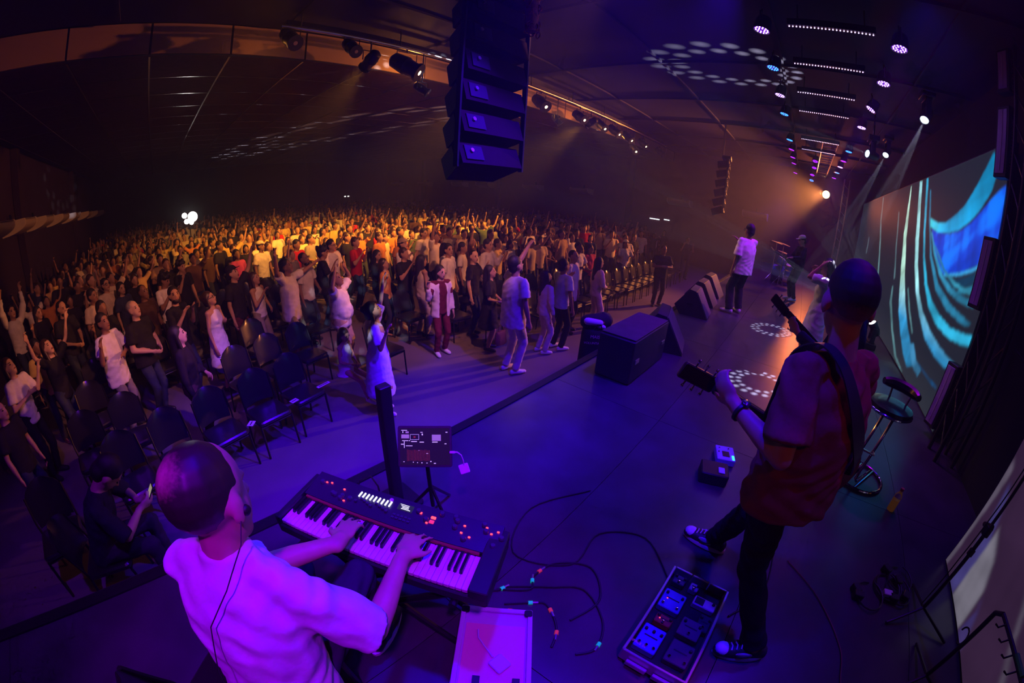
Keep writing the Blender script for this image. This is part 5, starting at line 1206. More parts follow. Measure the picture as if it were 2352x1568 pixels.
# ------------------------------------------------------------------ chairs
m_vinyl = M('chair_vinyl', (.016, .015, .017), .28, spec=.55, coat=.3); m_frame = M('chair_frame', (.012, .012, .013), .4, metal=.3)
def make_chair(label, group):
    t = thing('padded_chair', label, 'chair', (0, 0, 0), 0, group)
    MB().rbox((0, .0, .445), (.44, .42, .06), .05).build('seat', m_vinyl, t)
    # backrest: curved rounded pad
    nx, nz = 10, 9; V = []; th = .035
    for side in (0, 1):
        for j in range(nz + 1):
            v = j / nz; z = .50 + .40 * v; wv = .205 * (1 - .55 * max(0, (v - .72) / .28) ** 2.2) * (.93 + .07 * math.sin(PI * min(1, v * 1.1)))
            for i in range(nx + 1):
                uu = -1 + 2 * i / nx; edge = (1 - abs(uu) ** 4) * (1 - abs(2 * v - 1) ** 6)
                V.append((wv * uu, -.20 - .10 * v - .045 * (1 - uu * uu) + (th * edge * .6 if side else -th * .5 * edge - .006), z))
    n1 = (nx + 1) * (nz + 1); F = []
    for j in range(nz):
        for i in range(nx):
            a, b, c, d = j * (nx + 1) + i, j * (nx + 1) + i + 1, (j + 1) * (nx + 1) + i + 1, (j + 1) * (nx + 1) + i; F += [(a, b, c, d), (n1 + d, n1 + c, n1 + b, n1 + a)]
    ring = [i for i in range(nx + 1)] + [j * (nx + 1) + nx for j in range(1, nz + 1)] + [nz * (nx + 1) + i for i in range(nx - 1, -1, -1)] + [j * (nx + 1) for j in range(nz - 1, 0, -1)]
    for q in range(len(ring)): a, b = ring[q], ring[(q + 1) % len(ring)]; F.append((b, a, n1 + a, n1 + b))
    MB().add(V, F).build('backrest', m_vinyl, t)
    for s in (-1, 1):
        MB().tube([(s * .205, .19, .42), (s * .215, .215, .0)], .013, 6).build('leg', m_frame, t)
        MB().tube([(s * .205, -.19, .42), (s * .215, -.235, .0)], .013, 6).build('leg', m_frame, t)
        MB().tube([(s * .205, -.18, .42), (s * .212, -.20, .55), (s * .205, -.275, .80)], .011, 6).build('back_upright', m_frame, t)
    MB().tube([(-.2, .19, .40), (.2, .19, .40)], .010, 6).build('seat_rail', m_frame, t)
    return t
proto_chair = None
m_paper = M('paper_tag', (.80, .72, .70), .8)
CHAIRS = []
ROWN = ['front', 'second', 'third', 'fourth', 'fifth', 'sixth', 'seventh']
def chair_at(x, y, phi, label, group):
    global proto_chair
    if proto_chair is None: proto_chair = make_chair(label, group); c = proto_chair
    else:
        c = copy_tree(proto_chair); c['label'] = label; c['group'] = group
    c.location = (x, y, 0); c.rotation_euler = (0, 0, face_to(phi)); CHAIRS.append((x, y, c)); return c
for k in range(6):
    for i in range(10):
        x = -2.45 + .535 * i + rng.uniform(-.02, .02); y = 4.05 + .90 * k + .27 * x + rng.uniform(-.03, .03)
        if k == 0 and x < -1.3: continue
        chair_at(x, y, -75 + rng.uniform(-5, 5), 'black padded chair, %s from left in the %s row of the left block' % (ORD[i].replace('nearest', 'first'), ROWN[k]), 'chairs of the left block')
for k in range(2):
    for i in range(17):
        x = 6.1 + .56 * i; y = 4.35 + .9 * k + rng.uniform(-.03, .03)
        chair_at(x, y, -90 + rng.uniform(-4, 4), 'black padded chair, %s from camera in the %s row of the right block' % ((ORD + ['eleventh', 'twelfth', 'thirteenth', 'fourteenth', 'fifteenth', 'sixteenth', 'seventeenth'])[i].replace('nearest', 'first'), ROWN[k]), 'chairs of the right block')
for x, y, ph, lb in [(2.85, 4.85, -80, 'black padded chair beside the seated girl, turned to the stage'), (4.75, 5.35, -95, 'black padded chair behind the woman in white blazer'), (5.25, 5.0, -95, 'black padded chair behind the bald man in black'), (4.2, 6.6, -85, 'black padded chair behind the praying woman in black'), (5.6, 6.0, -90, 'black padded chair left of the man in white shirt'), (4.05, 5.9, -85, 'black padded chair beside the woman in khaki'),
                      (-1.72, 3.42, -80, 'black padded chair with reserved tag left of the man with phone'), (-1.22, 2.98, -5, 'black padded chair under the seated man with phone')]:
    chair_at(x, y, ph, lb, 'loose chairs')
# reserved tags lying on the seats
for i, (x, y, z, rz, w, lb) in enumerate([(1.12, 4.22, .48, .3, .10, 'square paper tag on a front row chair seat'), (.52, 4.06, .48, .9, .10, 'tilted paper tag on a front row chair seat behind the keyboard'), (1.58, 4.36, .48, .25, .20, 'long paper strip on a front row chair near the aisle'), (-1.70, 3.38, .48, .25, .20, 'long paper strip on the chair beside the man with phone')]):
    t = thing('paper_tag', lb, 'paper', (x, y, z), rz, group='paper tags on chairs')
    MB().box((0, 0, .003), (w, .075 if w < .15 else .05, .004)).build('sheet', m_paper, t, False); MB().box((0, 0, .0056), (w * .7, .012, .001)).build('printed_line', m_joint, t, False)
# chair of the keyboard player
kc = copy_tree(proto_chair); tag(kc, 'black chair under the keyboard player at the lower edge', 'chair', 'loose chairs'); kc.location = (-.23, .84, STAGE); kc.rotation_euler = (0, 0, KR)

# ------------------------------------------------------------------ people of the front rows, each posed by hand
W = (.72, .66, .62); CR = (.60, .48, .36); BK = (.015, .014, .016); NV = (.03, .035, .08); TAN = (.42, .28, .17); GY = (.25, .23, .24)
J = (.03, .04, .07); KH = (.30, .25, .17)
def near(label, x, y, sp, cols, phi=None, face=True, vox=.018):
    if phi is None: phi = math.degrees(math.atan2(0.3 - y, 7.5 - x))
    sp = dict(sp); sp.setdefault('hyaw', rng.uniform(-.2, .2)); sp.setdefault('hpitch', rng.uniform(.0, .25)); cols = dict(cols); cols.setdefault('trousers', J); cols.setdefault('skin', int(rng.integers(0, 3)))
    NEARP.append((x, y)); return person(label, (x, y, 0), face_to(phi), sp, cols, vox=vox, face=face)
NEARP = []
near('woman in white T-shirt with hand on chest at the left photo edge', -2.22, 5.35, dict(h=1.64, sex='f', hair='mid', aR='chest', aL='wave', hpitch=.45), dict(shirt=(.78, .70, .72), trousers=BK, hair='brown', skin=0))
near('older bald man in dark shirt with neck chain at the left photo edge', -2.10, 4.35, dict(h=1.50, hair='buzz', aR='down', aL='down', hpitch=.2), dict(shirt=BK, hair='grey', skin=1))
near('woman in black top throwing both arms up near the left edge', -1.80, 5.84, dict(h=1.60, sex='f', hair='long', aR='upout', aL='upout', hpitch=.5, sing=True), dict(shirt=BK, hair='brown', skin=0))
near('man in long white T-shirt with right hand raised beside his head', -.96, 5.81, dict(h=1.72, hair='short', aR='wave', aL='fold', loose=1.15, hem=-.18), dict(shirt=(.72, .66, .72), trousers=(.2, .18, .2), skin=2))
near('stocky bald man in black polo shirt with clasped hands', -.52, 6.0, dict(h=1.74, hair='buzz', fat=1.2, aR='clasp', aL='clasp', hpitch=.3), dict(shirt=BK, hair='grey', skin=0))
near('bearded man in black T-shirt clapping behind the empty chairs', .07, 6.24, dict(h=1.75, hair='short', beard=True, aR='pray', aL='pray', hyaw=-.6), dict(shirt=BK, skin=1))
near('woman with glasses in sleeveless white dress holding her chest', .60, 6.12, dict(h=1.60, sex='f', top='dress_tank', bottom='none', hair='bun', glasses=True, aR='down', aL='chest', hpitch=.4), dict(dress=(.76, .70, .68), skin=1, hair='brown'))
near('woman in dark clothes with long hair gazing up among empty chairs', .02, 4.72, dict(h=1.60, sex='f', hair='long', top='long', aR='down', aL='clasp', hpitch=.3, hyaw=.2), dict(shirt=(.02, .015, .02), trousers=(.10, .05, .05), skin=0), phi=-20)
near('man with curly hair in black T-shirt touching his mouth', .35, 8.83, dict(h=1.76, hair='curly', aR='mouth', aL='down'), dict(shirt=BK, skin=1))
near('man in black cap and black T-shirt stretching an arm up', 1.13, 6.92, dict(h=1.76, hair='short', hat='cap', aL='upout', aR='down', hpitch=.35, sing=True), dict(shirt=(.02, .018, .018), cap=BK, skin=1, trousers=(.10, .02, .02)))
near('woman in white tank top with long brown hair, hands together', 1.48, 6.85, dict(h=1.60, sex='f', top='tank', hair='long', aR='pray', aL='clasp', hpitch=.3), dict(shirt=(.75, .70, .68), trousers=KH, hair='brown', skin=1))
near('man in beige T-shirt standing behind the man in long white T-shirt', -1.37, 7.81, dict(h=1.76, hair='short', aR='down', aL='down'), dict(shirt=CR, skin=2))
near('bearded man in black with pale lanyard on the left side', -1.89, 7.45, dict(h=1.75, hair='buzz', beard=True, aR='clasp', aL='clasp'), dict(shirt=BK, skin=1))
near('woman in dark top standing left of the man with lanyard', -2.55, 8.2, dict(h=1.66, sex='f', hair='long', aR='wave', aL='down'), dict(shirt=BK, skin=1))
near('man in open white shirt raising an arm at the far left', -3.2, 8.6, dict(h=1.76, hair='short', aR='up', aL='up', top='shirt'), dict(shirt=W, skin=1))
near('man with glasses in cream shirt behind the beige T-shirt', -1.22, 8.7, dict(h=1.76, hair='short', glasses=True, aR='down', aL='mouth'), dict(shirt=CR, skin=1))
near('woman in navy V-neck top behind the man in black polo', -.90, 8.41, dict(h=1.66, sex='f', hair='bun', aR='down', aL='down'), dict(shirt=NV, skin=1))
near('broad man in dark brown shirt behind the bearded man', -.42, 7.2, dict(h=1.72, hair='buzz', fat=1.15, aR='down', aL='down'), dict(shirt=(.05, .025, .02), skin=3))
near('young man in white T-shirt looking down behind the bearded man', -.05, 7.9, dict(h=1.72, hair='curly', aR='pray', aL='pray', hpitch=-.3), dict(shirt=(.75, .70, .66), skin=2))
near('man in long white pocket shirt with both arms spread wide', 1.95, 6.44, dict(h=1.80, hair='short', aR='upout', aL='out', loose=1.15, hem=-.20, hpitch=.35, bottom='shorts', sing=True), dict(shirt=(.74, .66, .66), shorts=KH, skin=2))
near('bearded man in pale grey T-shirt behind the outstretched arm', 2.48, 7.05, dict(h=1.76, hair='buzz', beard=True, aR='down', aL='clasp'), dict(shirt=(.48, .42, .40), skin=3))
near('man in white cap and white polo with sunglasses on his chest', 2.35, 9.8, dict(h=1.76, hair='short', hat='cap', aL='down', aR='down'), dict(shirt=(.80, .72, .62), cap=(.8, .7, .6), skin=2, trousers=BK))
near('young man in long black shirt seen in profile', 3.0, 7.45, dict(h=1.76, hair='curly', aR='pray', aL='down', loose=1.1, hem=-.15), dict(shirt=BK, skin=2), phi=-15)
near('man with dark glasses in white shirt lit by a white beam', 3.46, 8.02, dict(h=1.80, hair='short', glasses=True, top='tee', aR='down', aL='clasp', fat=1.1), dict(shirt=(.80, .72, .68), skin=1))
near('stout woman in white T-shirt with both hands on her head', 2.42, 5.44, dict(h=1.66, sex='f', fat=1.28, hair='mid', aR='head', aL='head', hpitch=.45, bottom='shorts'), dict(shirt=(.85, .82, .76), shorts=(.62, .45, .28), skin=2, hair='brown'))
near('woman in pale yellow T-shirt with long dark hair in the crowd', 4.85, 9.8, dict(h=1.66, sex='f', hair='long', aR='down', aL='down'), dict(shirt=(.80, .70, .48), skin=2))
near('woman in black with long hair holding hands to her face', 4.0, 6.96, dict(h=1.62, sex='f', hair='long', top='long', aR='pray', aL='pray', hpitch=.1), dict(shirt=BK, trousers=BK, skin=1))
near('man in white T-shirt and bucket hat clasping his hands', 4.78, 7.17, dict(h=1.76, hair='short', hat='bucket', aR='pray', aL='pray', hpitch=.2), dict(shirt=(.85, .78, .76), hat=(.42, .32, .24), skin=0))
near('tall man in white T-shirt with one forearm raised', 6.13, 8.25, dict(h=1.80, hair='short', aL='wave', aR='down'), dict(shirt=(.80, .72, .62), skin=1))
near('woman in khaki outfit with long dark hair turned away', 4.31, 5.86, dict(h=1.62, sex='f', hair='long', top='tank', aR='down', aL='wave', bottom='wide'), dict(shirt=(.48, .42, .28), trousers=(.48, .42, .28), skin=1), phi=-10)
near('smiling woman in white blazer over maroon outfit waving', 4.02, 4.95, dict(h=1.60, sex='f', hair='mid', jacket=True, top='tee', aR='wave', aL='down', hyaw=.3, hpitch=.05), dict(shirt=(.12, .015, .025), jacket=(.76, .66, .62), trousers=(.16, .02, .03), skin=0, shoe='w'), phi=-100)
near('man in white T-shirt lit white on one shoulder', 4.95, 5.85, dict(h=1.78, hair='short', aR='down', aL='down', hyaw=-.5), dict(shirt=(.80, .74, .68), skin=1))
near('bald man in black T-shirt with fist to his mouth', 5.06, 5.25, dict(h=1.72, hair='buzz', aL='mouth', aR='down', hyaw=-.5), dict(shirt=BK, skin=0))
near('man in white button shirt behind the bald man', 6.02, 5.81, dict(h=1.80, hair='short', top='shirt', aR='down', aL='wave'), dict(shirt=(.62, .54, .50), skin=1))
near('woman in pale lilac dress reaching up beside the seated girl', 2.21, 3.97, dict(h=1.56, sex='f', fat=1.12, top='dress', bottom='none', dress_hem=.32, hair='bun', aL='up', aR='wave', hpitch=.4, loose=1.05), dict(dress=(.62, .55, .72), skin=1, hair='black', shoe='w'))
near('girl in white sleeveless dress sitting on a front row chair', 2.02, 4.55, dict(h=1.20, sex='f', sit=.46, top='dress_tank', bottom='none', dress_hem=.42, hair='mid', aR='clasp', aL='clasp', hpitch=-.2, feet={1: (.07, .36, .12), -1: (-.07, .36, .12)}), dict(dress=(.68, .62, .68), skin=1, hair='brown', shoe='w'), phi=-60)
near('tall man in white T-shirt and white trousers pointing up at stage edge', 4.39, 3.64, dict(h=1.92, hair='short', fat=1.12, beard=True, aL='upfwd', aR='down', loose=1.12, hem=-.20, hpitch=.25), dict(shirt=(.72, .60, .60), trousers=(.66, .56, .58), skin=1, shoe='w'), phi=-15)
near('woman in lilac suit raising a hand beside the tall man', 5.39, 3.77, dict(h=1.56, sex='f', fat=1.1, hair='long', top='long', aL='wave', aR='down', hpitch=.3), dict(shirt=(.42, .30, .46), trousers=(.46, .34, .48), skin=2, shoe='w'), phi=-25)
near('man in pale blue T-shirt and black trousers by the stage', 5.76, 3.68, dict(h=1.74, hair='short', aL='pray', aR='down'), dict(shirt=(.48, .50, .60), trousers=BK, skin=2, shoe='w'), phi=-20)
near('man in white long shirt behind the pale blue T-shirt', 6.73, 4.1, dict(h=1.76, hair='buzz', hem=-.25, loose=1.1), dict(shirt=(.68, .60, .60), trousers=BK, skin=1))
near('woman in white jumpsuit with long black hair before the front chairs', 7.28, 3.80, dict(h=1.62, sex='f', hair='long', top='long', bottom='wide', aR='clasp', aL='down'), dict(shirt=(.72, .58, .55), trousers=(.70, .56, .53), skin=1), phi=-30)
near('bald man in white T-shirt with folded arms in the front row', 7.97, 4.75, dict(h=1.76, hair='buzz', aR='fold', aL='fold'), dict(shirt=(.66, .58, .55), skin=3))
near('woman in crimson top beside the bald man in white', 8.71, 4.85, dict(h=1.66, sex='f', hair='mid', aR='clasp', aL='clasp'), dict(shirt=(.42, .03, .09), skin=2))
near('stocky man in white T-shirt standing far along the front row', 11.6, 5.2, dict(h=1.76, hair='buzz', fat=1.2, aR='clasp', aL='clasp'), dict(shirt=(.60, .52, .50), skin=2))
near('woman in white T-shirt with white cap far along the front row', 10.99, 4.9, dict(h=1.66, sex='f', hair='mid', hat='cap', aR='wave', aL='wave'), dict(shirt=(.72, .64, .62), cap=(.8, .75, .7), skin=2))
near('woman in black dress bending behind the pointing man', 4.78, 4.53, dict(h=1.58, sex='f', top='dress', bottom='none', hair='long', aR='clasp', aL='clasp'), dict(dress=BK, skin=1))
near('dark clad guard standing on the floor beyond the front chairs', 10.59, 3.55, dict(h=1.76, hair='buzz', fat=1.1, aR='fold', aL='fold'), dict(shirt=(.012, .01, .012), trousers=BK, skin=3), phi=-140)
near('dark clad cameraman far along the stage front', 15.68, 4.3, dict(h=1.75, hair='short', aR='mouth', aL='mouth'), dict(shirt=BK, trousers=BK, skin=2), phi=-150)
near('man in dark jacket sitting bowed over his phone below the stage', -1.20, 2.98, dict(h=1.82, sit=.46, top='tee', sleeve=1.0, hs=1.1, lean=(0, .42), hpitch=-.75, hair='short', aR=dict(at=(.04, .46, .80), hint=(1, -.2, -.6), hd=(-.3, .9, .3), hn=(-1, 0, .4), curl=.6), aL=dict(at=(-.10, .44, .78), hint=(-1, -.2, -.6), hd=(.3, .9, .3), hn=(1, 0, .4), curl=.6), feet={1: (.14, .42, .08), -1: (-.14, .42, .08)}), dict(shirt=(.02, .02, .035), trousers=(.03, .03, .04), skin=0, hair='black'), phi=-5, vox=.014)
SEAT = len(PEOPLE) - 1
make_people()
# accessories that belong to single people
t, info, fc = BUILT[KB]
H, hk = fc['H'], fc['hk']; ax = Matrix(fc['hax']).transposed()
# balding crown: cropped hair that thins out round the crown
hairo = [c for c in t.children if c.name.startswith('hair')][0]
mh = bpy.data.materials.new('hair_thinning'); mh.use_nodes = True; nt = mh.node_tree; bs_ = nt.nodes['Principled BSDF']; bs_.inputs['Roughness'].default_value = .45
tcn = nt.nodes.new('ShaderNodeTexCoord'); vd = nt.nodes.new('ShaderNodeVectorMath'); vd.operation = 'DISTANCE'; vd.inputs[1].default_value = H(-.012, -.088, .085); nt.links.new(tcn.outputs['Object'], vd.inputs[0])
nz = nt.nodes.new('ShaderNodeTexNoise'); nz.inputs['Scale'].default_value = 90; nt.links.new(tcn.outputs['Object'], nz.inputs['Vector'])
ma = nt.nodes.new('ShaderNodeMath'); ma.operation = 'MULTIPLY_ADD'; ma.inputs[1].default_value = .045; nt.links.new(nz.outputs['Fac'], ma.inputs[0]); nt.links.new(vd.outputs['Value'], ma.inputs[2])
mr = nt.nodes.new('ShaderNodeMapRange'); mr.inputs['From Min'].default_value = .035; mr.inputs['From Max'].default_value = .085; nt.links.new(ma.outputs[0], mr.inputs['Value'])
mx = nt.nodes.new('ShaderNodeMix'); mx.data_type = 'RGBA'; mx.inputs[6].default_value = (.5, .3, .22, 1); mx.inputs[7].default_value = (.03, .022, .02, 1); nt.links.new(mr.outputs[0], mx.inputs[0]); nt.links.new(mx.outputs[2], bs_.inputs['Base Color'])
hairo.data.materials.clear(); hairo.data.materials.append(mh)
MB().tube([H(.083, -.01, -.02), H(.085, -.04, -.07), H(.06, -.10, -.14), H(.0, -.135, -.22)] + [H(-.03, -.16, -.34), H(-.05, -.165, -.46), H(-.055, -.15, -.56)], .0018, 5).build('earphone_cable', m_blackp, t)
MB().ell(H(.086, .004, -.018), (.010 * hk, .012 * hk, .012 * hk), ax, 8, 6).build('earphone', m_blackp, t)
sh, el, wr, fd = info['arms'][1]
fb = wr + (Rz(-KR) @ Vector((.20, .115, -.035))).normalized() * .105
for s in (1, -1):
    if s in info['sole']:
        b0, d, e1, up = info['sole'][s]; S = Soup(); S.loft([(b0 - d * .09 + up * z_, e1 * .040, d * .0 + up * .0) for z_ in ()] or [(b0 + d * .045 + up * .004, e1 * .048, d * .145), (b0 + d * .045 + up * .028, e1 * .049, d * .146)], 22); S.build('shoe_sole', m_sole, t)
# sneakers of the guitarist: pale sole, toe cap and side panel
t, info, fc = BUILT[GU]; k = info['k']
# cropped hair that fades out towards the neck
H, hk = fc['H'], fc['hk']; hairo = [c for c in t.children if c.name.startswith('hair')][0]
mh = bpy.data.materials.new('hair_fade'); mh.use_nodes = True; nt = mh.node_tree; bs_ = nt.nodes['Principled BSDF']; bs_.inputs['Roughness'].default_value = .65
tcn = nt.nodes.new('ShaderNodeTexCoord'); vd = nt.nodes.new('ShaderNodeVectorMath'); vd.operation = 'DOT_PRODUCT'; hu_ = fc['hax'][2]; vd.inputs[1].default_value = hu_; nt.links.new(tcn.outputs['Object'], vd.inputs[0])
nz = nt.nodes.new('ShaderNodeTexNoise'); nz.inputs['Scale'].default_value = 110; nt.links.new(tcn.outputs['Object'], nz.inputs['Vector'])
ma = nt.nodes.new('ShaderNodeMath'); ma.operation = 'MULTIPLY_ADD'; ma.inputs[1].default_value = .03; nt.links.new(nz.outputs['Fac'], ma.inputs[0]); nt.links.new(vd.outputs['Value'], ma.inputs[2])
mr = nt.nodes.new('ShaderNodeMapRange'); z0_ = H(0, 0, -.045).dot(hu_); mr.inputs['From Min'].default_value = z0_; mr.inputs['From Max'].default_value = z0_ + .085; nt.links.new(ma.outputs[0], mr.inputs['Value'])
mx = nt.nodes.new('ShaderNodeMix'); mx.data_type = 'RGBA'; mx.inputs[6].default_value = (.36, .19, .12, 1); mx.inputs[7].default_value = (.013, .010, .009, 1); nt.links.new(mr.outputs[0], mx.inputs[0]); nt.links.new(mx.outputs[2], bs_.inputs['Base Color'])
hairo.data.materials.clear(); hairo.data.materials.append(mh)
m_toe = M('sneaker_white', (.80, .76, .78), .5)
for s in (1, -1):
    b0, d, e1, up = info['sole'][s]
    S = Soup(); S.loft([(b0 + d * .048 + up * .003, e1 * .050, d * .148), (b0 + d * .048 + up * .026, e1 * .050, d * .147), (b0 + d * .048 + up * .030, e1 * .047, d * .144)], 26); S.build('shoe_sole', m_sole, t)
    S = Soup(); S.el(b0 + d * .148 + up * .044, (.040, .046, .030), [e1, d, up], 14, 8); S.build('toe_cap', m_toe, t)
    for q in (-1, 1): MB().ell(b0 + d * .045 + up * .055 + e1 * q * .040, (.006, .050, .024), Matrix((e1, d, up)).transposed(), 10, 6).build('side_panel', m_toe, t)
    for q in (-1, 1): MB().tube([b0 + d * a_ + up * z_ + e1 * q * .046 for a_, z_ in ((.085, .056), (.07, .046), (.055, .044), (.035, .050), (.005, .064))], [.002, .006, .0065, .004, .0015], 6).build('side_mark', m_shoeb, t)
    for i in range(4): MB().tube([b0 + d * (.115 - .022 * i) + up * (.070 + .010 * i) - e1 * .022, b0 + d * (.112 - .022 * i) + up * (.080 + .010 * i), b0 + d * (.115 - .022 * i) + up * (.070 + .010 * i) + e1 * .022], .004, 5).build('lace', m_toe, t)
sh, el, wr, fd = info['arms'][-1]; w0 = wr - fd * .035
e1 = fd.cross(Vector((0, 0, 1))).normalized(); e2 = fd.cross(e1)
MB().tube([w0 + (e1 * math.cos(a) + e2 * math.sin(a)) * .034 for a in np.linspace(0, 2 * PI, 16, endpoint=False)], .010, 6, True).build('wristwatch_band', m_blackp, t)
MB().lathe([(0, 0), (.019, 0), (.019, .010), (.016, .012), (0, .012)], w0 + e2 * -.038, 14, (-e2).to_track_quat('Z', 'Y').to_matrix()).build('wristwatch', M('watch_case', (.1, .1, .12), .2, metal=.8), t)
# phone in the hands of the seated man
ph = thing('smartphone', 'smartphone held by the seated man bowed over it', 'phone', Vector((-1.20, 2.98, 0)) + Rz(face_to(-5)) @ Vector((-.03, .58, .86)), face_to(-5) + .2)
MB().rbox((0, 0, 0), (.075, .008, .15), .003, Rx(-.7)).build('phone_case', m_blackp, ph); MB().box((0, -.005, .004), (.066, .002, .135), Rx(-.7)).build('phone_screen', M('phone_glow', (.1, .1, .1), .2, emit=(.6, .5, .3), es=.5), ph, False)
# bags on the floor among the front seats
for x, y, c, lb in [(4.12, 6.22, (.55, .36, .22), 'pale orange handbag on the floor behind the khaki woman'), (5.15, 4.55, (.30, .12, .07), 'brown tote bag on the floor behind the pointing man')]:
    t = thing('handbag', lb, 'bag', (x, y, 0)); S = Soup(); S.loft([((0, 0, 0), (.15, 0, 0), (0, .07, 0)), ((0, 0, .02), (.16, 0, 0), (0, .08, 0)), ((0, 0, .24), (.13, 0, 0), (0, .05, 0)), ((0, 0, .26), (.12, 0, 0), (0, .03, 0))], 16); S.build('bag_body', cloth('bag%d' % int(c[0] * 100), c), t)
    MB().tube([(-.08, 0, .24), (-.06, 0, .38), (.06, 0, .38), (.08, 0, .24)], .008, 6).build('handle', cloth('bag%d' % int(c[0] * 100), c), t)

# ------------------------------------------------------------------ the crowd behind: shared bodies in a dozen poses
m_ccloth = M('crowd_shirt', (.5, .5, .5), .85, spec=.2, noise=.12, nscale=14, objcol=True)
m_cjean = M('crowd_trousers', (.025, .03, .05), .85)
POSES = [dict(aR='down', aL='down'), dict(aR='up', aL='down', hpitch=.25), dict(aR='upout', aL='upout', hpitch=.3), dict(aR='pray', aL='pray', hpitch=.1), dict(aR='down', aL='upfwd', hpitch=.2), dict(aR='clasp', aL='clasp'), dict(aR='wave', aL='down', hpitch=.2), dict(aR='fold', aL='mouth')]
POSEN = ['with arms down', 'with one arm raised', 'with both arms raised', 'with hands together', 'reaching one arm forward', 'with clasped hands', 'waving one hand', 'with hand at the face']
PROTO = []
for i, ps in enumerate(POSES):
    for sx in ('m', 'f'):
        sp = dict(ps); sp.update(h=1.75 if sx == 'm' else 1.64, sex=sx, hair='short' if sx == 'm' else ('long' if i % 2 else 'mid')); parts, fc, info = human(sp); res = {}
        for key in ('body', 'shirt', 'trousers', 'hair'): JOBS.append((parts[key], .027 if key != 'hair' else .024, 1, 0, res, key))
        lo = {}
        for key in ('body', 'shirt', 'trousers', 'hair'): JOBS.append((parts[key], .048 if key != 'body' else .04, 1, 0, lo, key))
        PROTO.append((i, sx, res, lo))
run_jobs()
def join_parts(res, skin, hairm, nm):
    me = bpy.data.meshes.new(nm); V = []; F = []; I = []
    for mi, key in enumerate(('body', 'shirt', 'trousers', 'hair')):
        m = res[key]; n = len(m.vertices); co = np.empty(n * 3, np.float32); m.vertices.foreach_get('co', co); o = len(V); V.extend(co.reshape(-1, 3).tolist())
        for p in m.polygons: F.append([v + o for v in p.vertices]); I.append(mi)
    me.from_pydata(V, [], F); me.polygons.foreach_set('material_index', I); me.polygons.foreach_set('use_smooth', [True] * len(F))
    for m in (skin, m_ccloth, m_cjean, hairm): me.materials.append(m)
    me.update(); return me
CM = {}
for q, (i, sx, res, lo) in enumerate(PROTO):
    for v in range(2): CM[(i, sx, v)] = join_parts(res, SKIN[1 + v], HAIRM['black' if v else 'brown'], 'person')
PAL = [('white', (.78, .70, .60), 9), ('cream', (.62, .48, .32), 6), ('black', (.018, .016, .018), 9), ('tan', (.42, .27, .14), 5), ('orange', (.55, .20, .05), 3), ('red', (.50, .02, .015), 2), ('grey', (.24, .21, .20), 4), ('navy', (.03, .04, .10), 3), ('yellow', (.70, .50, .16), 4), ('green', (.08, .12, .06), 1), ('pink', (.70, .10, .30), 1), ('brown', (.12, .06, .03), 3)]
PALN = {n: c for n, c, w in PAL}; pw = np.array([w for _, _, w in PAL], float); pw /= pw.sum()
def zone(x, y):
    if x < -1.2: return 'near the left wall'
    if y > 19: return 'at the back'
    if x < 2.2: return 'below white floodlight'
    if x > 14: return 'near the right wall'
    if y < 9: return 'behind front seats'
    return 'in amber middle'
def crowd_person(x, y, col, pose, sx, sc=1.0, extra=None, turn=0.0):
    o = link('person', CM[(pose, sx, int(rng.integers(0, 2)))]); o.location = (x, y, 0); o.scale = (sc, sc, sc)
    o.rotation_euler = (0, 0, face_to(math.degrees(math.atan2(.5 - y, 7.5 - x)) + rng.uniform(-25, 25) + turn)); c = PALN[col]; j = rng.uniform(.85, 1.15); o.color = (c[0] * j, c[1] * j, c[2] * j, 1)
    tag(o, extra or '%s in %s top %s, %s' % ('man' if sx == 'm' else 'woman', col, POSEN[pose], zone(x, y)), 'person', 'standing crowd in the hall'); return o
